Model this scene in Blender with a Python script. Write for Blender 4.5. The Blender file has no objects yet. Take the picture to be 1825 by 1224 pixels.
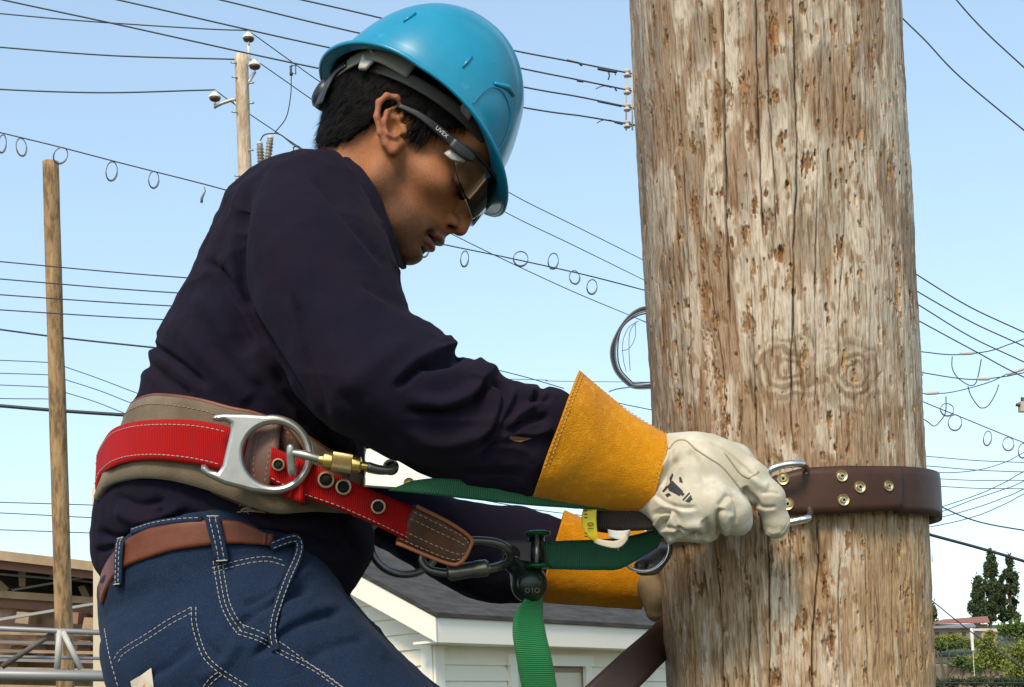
import bpy, bmesh, math, random
import numpy as np
from mathutils import Vector, Matrix
from mathutils.bvhtree import BVHTree

# ------------------------------------------------------------------ camera, sky, sun, exposure
S = bpy.context.scene
F = 2600.0; CX = 912.5; CY = 1118.0          # focal length and principal point in photo pixels
PITCH = math.radians(4.0); ROLL = math.radians(2.4)
CAMZ = 1.6
cd = bpy.data.cameras.new("camera"); cam = bpy.data.objects.new("camera", cd)
S.collection.objects.link(cam); S.camera = cam
cd.sensor_width = 36; cd.lens = F/1825*36; cd.shift_y = (CY-612)/1825
cd.clip_start = 0.05; cd.clip_end = 3000
cam.matrix_world = (Matrix.Translation((0, 0, CAMZ)) @ Matrix.Rotation(math.pi/2+PITCH, 4, 'X')
                    @ Matrix.Rotation(-ROLL, 4, 'Z'))
MW = np.array(cam.matrix_world)
SUN_EL = math.radians(43); SUN_AZ = math.radians(-163)   # azimuth from +Y towards +X: the sun is behind the camera, left
w = bpy.data.worlds.new("World"); S.world = w; w.use_nodes = True
nt = w.node_tree; nt.nodes.clear()
sky = nt.nodes.new('ShaderNodeTexSky'); sky.sky_type = 'NISHITA'; sky.sun_disc = False
sky.sun_elevation = SUN_EL; sky.sun_rotation = SUN_AZ
sky.air_density = 1.0; sky.dust_density = 1.0; sky.ozone_density = 1.5
bg = nt.nodes.new('ShaderNodeBackground'); bg.inputs[1].default_value = 0.15
wo = nt.nodes.new('ShaderNodeOutputWorld')
tint = nt.nodes.new('ShaderNodeMix'); tint.data_type = 'RGBA'; tint.blend_type = 'MULTIPLY'; tint.inputs[0].default_value = 1; tint.inputs[7].default_value = (1.20, 1.30, 1.30, 1)
gm_ = nt.nodes.new('ShaderNodeGamma'); gm_.inputs[1].default_value = .62; nt.links.new(sky.outputs[0], gm_.inputs[0]); nt.links.new(gm_.outputs[0], tint.inputs[6]); nt.links.new(tint.outputs[2], bg.inputs[0]); nt.links.new(bg.outputs[0], wo.inputs[0])
sl = bpy.data.lights.new("sun", 'SUN'); sl.energy = 1.45; sl.angle = math.radians(15); sl.color = (1, .83, .62)
sun = bpy.data.objects.new("sun", sl); S.collection.objects.link(sun)
sd = Vector((math.sin(SUN_AZ)*math.cos(SUN_EL), math.cos(SUN_AZ)*math.cos(SUN_EL), math.sin(SUN_EL)))
sun.rotation_euler = sd.to_track_quat('Z', 'Y').to_euler(); sun.location = sd*20
S.view_settings.view_transform = 'Standard'; S.view_settings.look = 'None'
S.view_settings.exposure = 1.12; S.view_settings.gamma = 1
S.render.engine = 'CYCLES'; S.cycles.max_bounces = 6; S.cycles.transparent_max_bounces = 12

# ------------------------------------------------------------------ helpers
def c2w(v):                                   # camera space (x right, y up, z towards camera) -> world
    v = np.asarray(v, float); return v @ MW[:3, :3].T + MW[:3, 3]
def w2c(v):
    return (np.asarray(v, float)-MW[:3, 3]) @ MW[:3, :3]
def P(x, y, d):
    return c2w(((x-CX)/F*d, (CY-y)/F*d, -d))
def PP(pts): return np.array([P(*p) for p in pts])
def topx(v):
    c = w2c(v); d = -c[..., 2]; return CX+c[..., 0]/d*F, CY-c[..., 1]/d*F, d
FWD = MW[:3, :3] @ np.array([0, 0, -1.0]); RIGHT = MW[:3, 0]; UP = MW[:3, 1]
rng = np.random.default_rng(7); random.seed(7)

def crom(pts, n):                             # Catmull-Rom resample to n points
    pts = np.asarray(pts, float); m = len(pts)
    if m == 2:
        t = np.linspace(0, 1, n)[:, None]; return pts[0]*(1-t)+pts[1]*t
    q = np.vstack([2*pts[0]-pts[1], pts, 2*pts[-1]-pts[-2]])
    t = np.linspace(0, m-1-1e-9, n); i = t.astype(int); f = (t-i)[:, None]
    a, b, c, d = q[i], q[i+1], q[i+2], q[i+3]
    return .5*((2*b)+(c-a)*f+(2*a-5*b+4*c-d)*f**2+(3*b-a-3*c+d)*f**3)
def arcres(pts, step):                        # resample at an even arc length
    p = crom(pts, 12*len(pts)); L = np.r_[0, np.cumsum(np.linalg.norm(np.diff(p, axis=0), axis=1))]
    n = max(2, int(L[-1]/step)+1); t = np.linspace(0, L[-1], n)
    return np.stack([np.interp(t, L, p[:, k]) for k in range(p.shape[1])], 1)

def h3(i, j, k, s):
    n = (i*374761393+j*668265263+k*2147483647+s*144269) & 0xffffffff
    n = ((n ^ (n >> 13))*1274126177) & 0xffffffff
    return ((n ^ (n >> 16)) & 0xffff)/65535.0
def noise(p, freq=1.0, seed=0, octv=1):       # value noise, 0..1, p (N,3)
    out = 0; amp = 1; tot = 0
    for o in range(octv):
        q = np.asarray(p)*freq; i = np.floor(q).astype(np.int64); f = q-i; f = f*f*(3-2*f)
        r = 0
        for a in (0, 1):
            for b in (0, 1):
                for c in (0, 1):
                    wgt = (f[:, 0] if a else 1-f[:, 0])*(f[:, 1] if b else 1-f[:, 1])*(f[:, 2] if c else 1-f[:, 2])
                    r = r+wgt*h3(i[:, 0]+a, i[:, 1]+b, i[:, 2]+c, seed+o*17)
        out = out+amp*r; tot += amp; amp *= .5; freq = freq*2
    return out/tot
def sst(a, b, x): t = np.clip((x-a)/(b-a), 0, 1); return t*t*(3-2*t)

class MB:                                     # mesh collector
    def __init__(s): s.v = []; s.f = []; s.uv = []; s.n = 0; s.mi = []
    def add(s, v, f, uv=None, mi=0):
        v = np.asarray(v, float).reshape(-1, 3); s.v.append(v)
        s.f += [tuple(int(i)+s.n for i in q) for q in f]; s.mi += [mi]*len(f)
        s.uv.append(np.zeros((len(v), 2)) if uv is None else np.asarray(uv, float)); s.n += len(v); return s
def setp(o, label=None, cat=None, group=None, kind=None):
    for k, x in (('label', label), ('category', cat), ('group', group), ('kind', kind)):
        if x: o[k] = x
    return o
def root_of(o):
    while o.parent: o = o.parent
    return o
def obj(name, mb, mats, parent=None, smooth=True, col=None, **kw):
    if isinstance(mb, tuple): mb = MB().add(*mb)
    v = np.vstack(mb.v); loc = np.array(root_of(parent).location if parent else v.mean(0) if kw.get('cent') else (0, 0, 0))
    me = bpy.data.meshes.new(name); me.from_pydata((v-loc).tolist(), [], mb.f)
    uvs = np.vstack(mb.uv)
    if np.any(uvs):
        ul = me.uv_layers.new(name='UVMap'); li = np.zeros(len(me.loops), int); me.loops.foreach_get('vertex_index', li)
        ul.data.foreach_set('uv', uvs[li].ravel())
    for m in (mats if isinstance(mats, (list, tuple)) else [mats]): me.materials.append(m)
    if any(mb.mi): me.polygons.foreach_set('material_index', mb.mi)
    if smooth: me.polygons.foreach_set('use_smooth', [True]*len(me.polygons))
    if col is not None:
        a = me.color_attributes.new('Col', 'FLOAT_COLOR', 'POINT')
        a.data.foreach_set('color', np.c_[col, np.ones(len(col))].ravel())
    o = bpy.data.objects.new(name, me); S.collection.objects.link(o)
    if parent: o.parent = parent
    elif kw.get('cent'): o.location = loc
    if smooth and kw.get('auto'):
        me.update(); ang = kw['auto']
        bm = bmesh.new(); bm.from_mesh(me)
        for e in bm.edges:
            if len(e.link_faces) == 2 and e.calc_face_angle(0) > ang: e.smooth = False
        bm.to_mesh(me); bm.free()
    setp(o, kw.get('label'), kw.get('cat'), kw.get('group'), kw.get('kind'))
    return o
def thing(name, loc, label, cat, group=None, kind=None):
    o = bpy.data.objects.new(name, None); S.collection.objects.link(o); o.location = tuple(loc); o.empty_display_size = .05
    return setp(o, label, cat, group, kind)
def dup(root, loc, label=None):
    r = root.copy(); S.collection.objects.link(r); r.location = tuple(loc)
    if label: r['label'] = label
    for ch in list(root.children):
        c = ch.copy(); S.collection.objects.link(c); c.parent = r
        for g in ch.children:
            d = g.copy(); S.collection.objects.link(d); d.parent = c
    return r

def frames(p):
    t = np.gradient(p, axis=0); t /= np.linalg.norm(t, axis=1)[:, None]+1e-12
    n = np.cross(t[0], [0.3, .2, 1.0]); n /= np.linalg.norm(n); N = []
    for k in range(len(p)):
        n = n-t[k]*np.dot(n, t[k]); n /= np.linalg.norm(n)+1e-12; N.append(n)
    N = np.array(N); return t, N, np.cross(t, N)
def tube(pts, r, n=8, closed=False, flat=None, caps=True):   # -> v,f
    p = np.asarray(pts, float); m = len(p); r = np.broadcast_to(r, (m,)).astype(float)
    t, N, B = frames(p)
    if flat is not None:                      # flat = (axis, scale): squash along axis
        pass
    a = np.linspace(0, 2*math.pi, n, endpoint=False)
    v = p[:, None]+r[:, None, None]*(np.cos(a)[None, :, None]*N[:, None]+np.sin(a)[None, :, None]*B[:, None])
    v = v.reshape(-1, 3)
    if flat is not None:
        ax = np.asarray(flat[0], float); ax /= np.linalg.norm(ax); c = np.repeat(p, n, 0)
        d = v-c; v = c+d+((flat[1]-1)*(d@ax))[:, None]*ax
    f = []
    M = m if closed else m-1
    for i in range(M):
        i2 = (i+1) % m
        for j in range(n):
            f.append((i*n+j, i*n+(j+1) % n, i2*n+(j+1) % n, i2*n+j))
    if caps and not closed:
        f.append(tuple(range(n-1, -1, -1))); f.append(tuple((m-1)*n+j for j in range(n)))
    return v, f
def box(c, ax, ay, az):                       # centre and three half-vectors
    c, ax, ay, az = map(lambda q: np.asarray(q, float), (c, ax, ay, az))
    v = [c+i*ax+j*ay+k*az for k in (-1, 1) for j in (-1, 1) for i in (-1, 1)]
    return v, [(0, 2, 3, 1), (4, 5, 7, 6), (0, 1, 5, 4), (2, 6, 7, 3), (0, 4, 6, 2), (1, 3, 7, 5)]
def boxw(x0, x1, y0, y1, z0, z1): return box(((x0+x1)/2, (y0+y1)/2, (z0+z1)/2), ((x1-x0)/2, 0, 0), (0, (y1-y0)/2, 0), (0, 0, (z1-z0)/2))
def lathe(o, ax, prof, n=24):                 # prof: (r, h) along the axis ax from o
    ax = np.asarray(ax, float)/np.linalg.norm(ax); u = np.cross(ax, [.31, .77, .2]); u /= np.linalg.norm(u); q = np.cross(ax, u)
    a = np.linspace(0, 2*math.pi, n, endpoint=False); v = []
    for r, h in prof: v.append(np.asarray(o)+ax*h+r*(np.cos(a)[:, None]*u+np.sin(a)[:, None]*q))
    f = []; m = len(prof)
    for i in range(m-1):
        for j in range(n): f.append((i*n+j, i*n+(j+1) % n, (i+1)*n+(j+1) % n, (i+1)*n+j))
    f.append(tuple(range(n-1, -1, -1))); f.append(tuple((m-1)*n+j for j in range(n)))
    return np.vstack(v), f
def prism(pts, ax):                           # polygon loop (world) extruded by vector ax
    p = np.asarray(pts, float); n = len(p); v = np.vstack([p, p+np.asarray(ax)])
    return v, [tuple(range(n-1, -1, -1)), tuple(range(n, 2*n))]+[(i, (i+1) % n, n+(i+1) % n, n+i) for i in range(n)]
def ribloft(ribs, sub=6, n=40, e=2.2):        # ribs: ax,ay,bx,by,depth,half-thickness
    ribs = [tuple(r)+(0,)*(7-len(r)) for r in ribs]; R = crom(ribs, (len(ribs)-1)*sub+1); a = np.linspace(0, 2*math.pi, n, endpoint=False)
    c, s = np.cos(a), np.sin(a); c = np.sign(c)*abs(c)**(2/e); s = np.sign(s)*abs(s)**(2/e)
    V = []
    for r in R:
        a0 = np.array(r[:2]); b0 = np.array(r[2:4]); dr = (b0-a0)/np.linalg.norm(b0-a0); L = np.linalg.norm(b0-a0); pa, pb = a0.copy(), b0.copy()
        for _ in range(4):                    # make the seen outline pass through A and B
            A = P(pa[0], pa[1], r[4]); B = P(pb[0], pb[1], r[4]); C = (A+B)/2; q = C+c[:, None]*(B-A)/2+s[:, None]*(FWD*r[5]-UP*r[6])
            x, y, _d = topx(q); t = (x-a0[0])*dr[0]+(y-a0[1])*dr[1]; pa = pa-dr*t.min(); pb = pb-dr*(t.max()-L)
        V.append(q)
    m = len(V); v = np.vstack(V); f = []
    for i in range(m-1):
        for j in range(n): f.append((i*n+j, i*n+(j+1) % n, (i+1)*n+(j+1) % n, (i+1)*n+j))
    v = np.vstack([v, V[0].mean(0), V[-1].mean(0)])
    for j in range(n):
        f.append((j, m*n, (j+1) % n)); f.append(((m-1)*n+j, (m-1)*n+(j+1) % n, m*n+1))
    return v, f
def evald(me_obj):
    dg = bpy.context.evaluated_depsgraph_get(); e = me_obj.evaluated_get(dg); me = e.to_mesh()
    v = np.zeros(len(me.vertices)*3); me.vertices.foreach_get('co', v)
    f = [tuple(p.vertices) for p in me.polygons]; e.to_mesh_clear(); return v.reshape(-1, 3), f
def remesh(mb, voxel, smooth=6, sub=0):
    me = bpy.data.meshes.new("tmp"); me.from_pydata(np.vstack(mb.v).tolist(), [], mb.f); me.update()
    bm = bmesh.new(); bm.from_mesh(me); bmesh.ops.recalc_face_normals(bm, faces=bm.faces); bm.to_mesh(me); bm.free()
    o = bpy.data.objects.new("tmp", me); S.collection.objects.link(o)
    m = o.modifiers.new('r', 'REMESH'); m.mode = 'VOXEL'; m.voxel_size = voxel
    if smooth: m = o.modifiers.new('s', 'SMOOTH'); m.factor = .5; m.iterations = smooth
    if sub: m = o.modifiers.new('d', 'SUBSURF'); m.levels = sub; m.render_levels = sub
    r = evald(o); bpy.data.objects.remove(o); bpy.data.meshes.remove(me); return r
def normals(v, f):
    q = np.array([p[:4] if len(p) > 3 else (tuple(p)+(p[-1],)) for p in f]); a = v[q[:, 2]]-v[q[:, 0]]; b = v[q[:, 3]]-v[q[:, 1]]
    fn = np.cross(a, b); N = np.zeros_like(v)
    for k in range(4): np.add.at(N, q[:, k], fn)
    return N/(np.linalg.norm(N, axis=1)[:, None]+1e-12)
def bvh(v, f): return BVHTree.FromPolygons([tuple(x) for x in v], f)
CAMO = Vector(MW[:3, 3])
def hit(b, x, y, off=0.0, d0=None):
    t = Vector(P(x, y, 1.0))-CAMO; t.normalize(); h = b.ray_cast(CAMO, t)
    if h[0] is None: return P(x, y, d0) if d0 else None
    return np.array(h[0]-t*off)
def pldist(x, y, pl):                         # distance of points to a px polyline, and the side
    best = np.full(x.shape, 1e9); side = np.zeros(x.shape); tt = np.zeros(x.shape); n = len(pl)-1
    for i in range(n):
        ax, ay = pl[i]; bx, by = pl[i+1]; dx, dy = bx-ax, by-ay; L = dx*dx+dy*dy+1e-9
        t = np.clip(((x-ax)*dx+(y-ay)*dy)/L, 0, 1); qx, qy = x-ax-t*dx, y-ay-t*dy; D = np.hypot(qx, qy)
        m = D < best; best[m] = D[m]; side[m] = np.sign(dx*qy-dy*qx)[m]; tt[m] = ((i+t)/n)[m]
    return best, side, tt
def folds(v, f, lst, world=False):            # displace the camera side along creases: (polyline px, width px, amp m, bias)
    N = normals(v, f); x, y, d = topx(v); face = -(N@FWD)
    vd = v-MW[:3, 3]; vd /= np.linalg.norm(vd, axis=1)[:, None]; wgt = sst(-.45, .15, -(N*vd).sum(1))
    out = v.copy()
    for it in lst:
        pl, wd, amp = it[:3]; bias = it[3] if len(it) > 3 else 0
        pl = crom(np.array(pl, float), 6*len(pl)); D, sd, t = pldist(x, y, pl)
        taper = sst(0, .18, t)*sst(0, .18, 1-t) if len(it) < 5 else 1
        g = np.exp(-(D/wd)**2)*amp*taper
        if bias:                              # one side raised: a lapped fold
            g = g+np.exp(-(D/(wd*2.6))**2)*bias*np.where(sd > 0, 1, -.25)*sst(0, wd, D)*taper
        out += N*(g*wgt)[:, None]
    return out
def ribbon(A, B, th=.003, step=.004, m=6, out=None, ease=0.0):   # band between two world polylines -> (v,f,uv), sampler
    A = np.asarray(A, float); B = np.asarray(B, float)
    k = max(4, int(np.linalg.norm(np.diff(A, axis=0), axis=1).sum()/step)); A = crom(A, k); B = crom(B, k)
    C = (A+B)/2; T = np.gradient(C, axis=0); Wd = B-A; N = np.cross(T, Wd); N /= np.linalg.norm(N, axis=1)[:, None]+1e-12
    if out is None: out = -FWD
    if np.median(N@np.asarray(out, float)) < 0: N = -N
    L = np.r_[0, np.cumsum(np.linalg.norm(np.diff(C, axis=0), axis=1))]; wm = np.linalg.norm(Wd, axis=1).mean()
    vv = []; uv = []; r = np.linspace(0, 1, m+1)
    prof = [(t, 1.0-.35*(t in (0, 1))) for t in r]+[(t, -1+.35*(t in (0, 1))) for t in r[::-1]]
    for t, s in prof: vv.append(A+Wd*t+N*th/2*s); uv.append(np.c_[L, np.full(k, t*wm)])
    q = len(prof); v = np.stack(vv, 1).reshape(-1, 3); uv = np.stack(uv, 1).reshape(-1, 2); f = []
    for i in range(k-1):
        for j in range(q): f.append((i*q+j, (i+1)*q+j, (i+1)*q+(j+1) % q, i*q+(j+1) % q))
    f.append(tuple(range(q))); f.append(tuple((k-1)*q+j for j in range(q-1, -1, -1)))
    def smp(u, t, off=0):
        x = u*(k-1); i = np.clip(np.floor(x).astype(int), 0, k-2); g = (x-i)[:, None]
        a = A[i]*(1-g)+A[i+1]*g; b = B[i]*(1-g)+B[i+1]*g; n = N[i]*(1-g)+N[i+1]*g
        return a+(b-a)*np.asarray(t).reshape(-1, 1)+n*(th/2+off), n
    return (v, f, uv), smp, L[-1]
def dashes(mb, pts, r=.00045, on=.004, off=.002, n=5):
    p = arcres(pts, (on+off)/3)
    for i in range(0, len(p)-2, 3): mb.add(*tube(np.array([p[i], (p[i]+p[i+2])/2, p[i+2]]), r, n))
def rstitch(mb, smp, t, u0=0.02, u1=.98, **kw):
    u = np.linspace(u0, u1, 60); dashes(mb, smp(u, np.full(60, t), .0003)[0], **kw)
def plate(name, loops, o, ex, ey, th, bev, mats, parent, res=4, **kw):   # 2-D loops with holes -> bevelled plate, local axes ex, ey
    cu = bpy.data.curves.new(name, 'CURVE'); cu.dimensions = '2D'; cu.fill_mode = 'BOTH'; cu.extrude = max(th/2-bev, 0); cu.bevel_depth = bev; cu.bevel_resolution = 2; cu.offset = -bev
    for lp in loops:
        s = cu.splines.new('POLY'); s.points.add(len(lp)-1); s.use_cyclic_u = True
        for k, (x, y) in enumerate(lp): s.points[k].co = (x, y, 0, 1)
    ob = bpy.data.objects.new(name, cu); S.collection.objects.link(ob); v, f = evald(ob); bpy.data.objects.remove(ob)
    ex, ey = np.asarray(ex, float), np.asarray(ey, float); ez = np.cross(ex, ey)
    return obj(name, (np.asarray(o)+v[:, :1]*ex+v[:, 1:2]*ey+v[:, 2:]*ez, f), mats, parent, auto=.7, **kw)

# surface nets
def snets(fv, lo, h):
    s = fv < 0; nx, ny, nz = fv.shape; cs = np.zeros((nx-1, ny-1, nz-1), int)
    acc = np.zeros((nx-1, ny-1, nz-1, 3), np.float32); cnt = np.zeros((nx-1, ny-1, nz-1), np.float32)
    sl = lambda o, n: slice(o, n-1+o)
    for ax in range(3):
        for a in (0, 1):
            for b in (0, 1):
                o0 = [0, 0, 0]; o1 = [0, 0, 0]; oth = [k for k in range(3) if k != ax]
                o0[oth[0]] = o1[oth[0]] = a; o0[oth[1]] = o1[oth[1]] = b; o1[ax] = 1
                f0 = fv[sl(o0[0], nx), sl(o0[1], ny), sl(o0[2], nz)]; f1 = fv[sl(o1[0], nx), sl(o1[1], ny), sl(o1[2], nz)]
                m = (f0 < 0) != (f1 < 0); idx = np.nonzero(m); t = f0[idx]/(f0[idx]-f1[idx])
                p = np.zeros((len(t), 3), np.float32); p += np.array(o0); p[:, ax] += t
                acc[idx] += p; cnt[idx] += 1
    cell = cnt > 0; ids = np.full(cnt.shape, -1, int); ids[cell] = np.arange(cell.sum())
    ci = np.stack(np.nonzero(cell), 1); v = (ci+acc[cell]/cnt[cell][:, None])*h+np.asarray(lo); f = []
    for ax in range(3):
        o = [k for k in range(3) if k != ax]; sa = [slice(None)]*3; sb = [slice(None)]*3; sa[ax] = slice(0, -1); sb[ax] = slice(1, None)
        m = s[tuple(sa)] != s[tuple(sb)]; I = np.stack(np.nonzero(m), 1)
        I = I[(I[:, o[0]] > 0) & (I[:, o[1]] > 0) & (I[:, o[0]] < fv.shape[o[0]]-1) & (I[:, o[1]] < fv.shape[o[1]]-1)]
        q = []
        for da, db in ((0, 0), (-1, 0), (-1, -1), (0, -1)):
            J = I.copy(); J[:, o[0]] += da; J[:, o[1]] += db; q.append(ids[J[:, 0], J[:, 1], J[:, 2]])
        q = np.stack(q, 1); inside = s[I[:, 0], I[:, 1], I[:, 2]]; flip = inside if ax != 1 else ~inside
        q[~flip] = q[~flip][:, ::-1]; f += [tuple(int(t) for t in r) for r in q]
    return v, f
class SDF:
    def __init__(s, lo, hi, h):
        s.lo = np.array(lo, float); s.h = h; n = np.ceil((np.array(hi)-s.lo)/h).astype(int)+1; s.n = n; s.f = np.full(n, .05, np.float32)
    def _box(s, lo, hi):
        a = np.clip(np.floor((lo-s.lo)/s.h).astype(int), 0, s.n); b = np.clip(np.ceil((hi-s.lo)/s.h).astype(int)+1, 0, s.n)
        if np.any(b <= a): return None
        g = np.stack(np.meshgrid(*[s.lo[k]+s.h*np.arange(a[k], b[k]) for k in range(3)], indexing='ij'), -1).astype(np.float32)
        return tuple(slice(a[k], b[k]) for k in range(3)), g
    def _put(s, sl, d, k, sub):
        f = s.f[sl]; k = max(k, 1e-5)
        if sub: d = -d; hh = np.clip(.5+.5*(d-f)/k, 0, 1); s.f[sl] = f*(1-hh)+d*hh+k*hh*(1-hh)
        else: hh = np.clip(.5+.5*(d-f)/k, 0, 1); s.f[sl] = d*(1-hh)+f*hh-k*hh*(1-hh)
    def cone(s, a, b, ra, rb, k=.01, sub=False, flat=None):
        a, b = np.array(a, float), np.array(b, float); R = max(ra, rb)*(max(1, flat[1]) if flat else 1)+k+3*s.h
        r = s._box(np.minimum(a, b)-R, np.maximum(a, b)+R)
        if r is None: return s
        sl, g = r; ba = b-a; pa = g-a; t = np.clip((pa@ba)/(ba@ba+1e-12), 0, 1); q = pa-t[..., None]*ba
        if flat:
            n = np.asarray(flat[0], float); n = n/np.linalg.norm(n); q = q+((1/flat[1]-1)*(q@n))[..., None]*n
        s._put(sl, np.linalg.norm(q, axis=-1)-(ra+(rb-ra)*t), k, sub); return s
    def ell(s, c, r, k=.01, sub=False, ax=None):
        c = np.array(c, float); r = np.array(r, float); R = r.max()+k+3*s.h; t = s._box(c-R, c+R)
        if t is None: return s
        sl, g = t; q = g-c
        if ax is not None: q = q@np.asarray(ax, float).T
        k0 = np.linalg.norm(q/r, axis=-1); k1 = np.linalg.norm(q/(r*r), axis=-1)+1e-9
        s._put(sl, k0*(k0-1)/k1, k, sub); return s
    def chain(s, pts, rs, k=.01, **kw):
        for i in range(len(pts)-1): s.cone(pts[i], pts[i+1], rs[i], rs[i+1], k, **kw)
        return s
    def mesh(s): return snets(s.f, s.lo, s.h)
def relax(v, f, it=2, lam=.5):
    q = np.array([p[:4] if len(p) > 3 else (tuple(p)+(p[-1],)) for p in f]); e = np.vstack([q[:, [0, 1]], q[:, [1, 2]], q[:, [2, 3]], q[:, [3, 0]]])
    for _ in range(it):
        acc = np.zeros_like(v); c = np.zeros(len(v))
        np.add.at(acc, e[:, 0], v[e[:, 1]]); np.add.at(c, e[:, 0], 1); np.add.at(acc, e[:, 1], v[e[:, 0]]); np.add.at(c, e[:, 1], 1)
        v = v+(acc/np.maximum(c, 1)[:, None]-v)*lam
    return v

# ------------------------------------------------------------------ materials
def mat(name, col, rough=.6, metal=0, var=None, bump=None, attr=False, uvribs=None, spec=.5, sheen=0, coat=0, trans=0, stretch=None, sss=0, var2=None, bump2=None):
    m = bpy.data.materials.new(name); m.use_nodes = True; t = m.node_tree; N = t.nodes; Lk = t.links; b = N['Principled BSDF']
    b.inputs['Roughness'].default_value = rough; b.inputs['Metallic'].default_value = metal; b.inputs['Specular IOR Level'].default_value = spec
    b.inputs['Base Color'].default_value = (*col, 1)
    if sheen: b.inputs['Sheen Weight'].default_value = sheen; b.inputs['Sheen Roughness'].default_value = .5
    if coat: b.inputs['Coat Weight'].default_value = coat; b.inputs['Coat Roughness'].default_value = .15
    if sss: b.inputs['Subsurface Weight'].default_value = sss; b.inputs['Subsurface Radius'].default_value = (.012, .004, .002); b.inputs['Subsurface Scale'].default_value = .6
    tc = N.new('ShaderNodeTexCoord'); src = tc.outputs['Object']
    if stretch:
        mp = N.new('ShaderNodeMapping'); mp.inputs['Scale'].default_value = stretch; Lk.new(src, mp.inputs[0]); src = mp.outputs[0]
    cs = None
    if attr: a = N.new('ShaderNodeVertexColor'); a.layer_name = 'Col'; cs = a.outputs[0]
    def vary(cs, var):                        # var = (scale, colour2, lo, hi)
        nz = N.new('ShaderNodeTexNoise'); nz.inputs['Scale'].default_value = var[0]; nz.inputs['Detail'].default_value = 6; nz.inputs['Roughness'].default_value = .6; Lk.new(src, nz.inputs[0])
        mr = N.new('ShaderNodeMapRange'); mr.inputs[1].default_value = var[2]; mr.inputs[2].default_value = var[3]; Lk.new(nz.outputs[0], mr.inputs[0])
        mx = N.new('ShaderNodeMix'); mx.data_type = 'RGBA'; Lk.new(mr.outputs[0], mx.inputs[0])
        if cs is None: mx.inputs[6].default_value = (*col, 1)
        else: Lk.new(cs, mx.inputs[6])
        if len(var) > 4:                      # multiply
            mx.blend_type = 'MULTIPLY'
        mx.inputs[7].default_value = (*var[1], 1); return mx.outputs[2]
    if var: cs = vary(cs, var)
    if var2: cs = vary(cs, var2)
    if cs is not None: Lk.new(cs, b.inputs['Base Color'])
    nrm = None
    def bmp(h, st, dist):
        nonlocal nrm
        q = N.new('ShaderNodeBump'); q.inputs['Strength'].default_value = st; q.inputs['Distance'].default_value = dist; Lk.new(h, q.inputs['Height'])
        if nrm: Lk.new(nrm, q.inputs['Normal'])
        nrm = q.outputs[0]
    for bb in (bump, bump2):
        if bb:
            nz = N.new('ShaderNodeTexNoise'); nz.inputs['Scale'].default_value = bb[0]; nz.inputs['Detail'].default_value = 5; Lk.new(src, nz.inputs[0]); bmp(nz.outputs[0], bb[1], bb[2])
    if uvribs:                                # (period m, strength, axis)
        wv = N.new('ShaderNodeTexWave'); wv.bands_direction = uvribs[2]; wv.inputs['Scale'].default_value = 1/(uvribs[0]*3.18); Lk.new(tc.outputs['UV'], wv.inputs[0])
        wv.inputs['Distortion'].default_value = .6; wv.inputs['Detail Scale'].default_value = 3
        bmp(wv.outputs[1], uvribs[1], .0006)
        if cs is None:
            mx = N.new('ShaderNodeMix'); mx.data_type = 'RGBA'; mx.inputs[6].default_value = (*[c*.62 for c in col], 1); mx.inputs[7].default_value = (*[min(1, c*1.12) for c in col], 1)
            Lk.new(wv.outputs[1], mx.inputs[0]); Lk.new(mx.outputs[2], b.inputs['Base Color'])
    if nrm: Lk.new(nrm, b.inputs['Normal'])
    return m
MT = {}
def mt(k, *a, **kw):
    if k not in MT: MT[k] = mat(k, *a, **kw)
    return MT[k]

# ================================================================== THE SETTING
UPW = np.array([0, 0, 1.0])
# terrain: flat yard, rising far away into a low hill on the right
def terrain():
    xs = np.r_[-700, -400, -250, np.linspace(-160, 220, 60), 300, 450, 800]; ys = np.r_[-40, 0, 20, 40, np.linspace(60, 420, 60), 600, 1200, 2400]
    X, Y = np.meshgrid(xs, ys, indexing='ij'); p = np.c_[X.ravel(), Y.ravel(), np.zeros(X.size)]
    h = 15.5*sst(70, 260, p[:, 1])*sst(-30, 45, p[:, 0])+2.5*(noise(p, .02, 3, 3)-.5)*sst(60, 120, p[:, 1])
    p[:, 2] = h; n = len(ys); f = [(i*n+j, (i+1)*n+j, (i+1)*n+j+1, i*n+j+1) for i in range(len(xs)-1) for j in range(n-1)]
    obj('ground', (p, f), mt('ground', (.09, .085, .06), .9, var=(.35, (.05, .075, .025), .4, .6), bump=(3, .5, .1)), kind='structure')
terrain()
def gz(x, y):
    return float((15.5*sst(70, 260, np.array([y]))*sst(-30, 45, np.array([x])))[0])

def cyl(x, y, B, ax, side, fr, R):            # the ray through a pixel meets the pole: angle and height
    o = MW[:3, 3]-B; d = P(x, y, 1.0)-MW[:3, 3]; o_ = np.array([o@side, o@fr]); d_ = np.array([d@side, d@fr])
    a = d_@d_; b = o_@d_; c = o_@o_-R*R; disc = max(b*b-a*c, 0); t = (-b-math.sqrt(disc))/a; p = o+d*t
    return math.atan2(p@side, p@fr), p@ax
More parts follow.
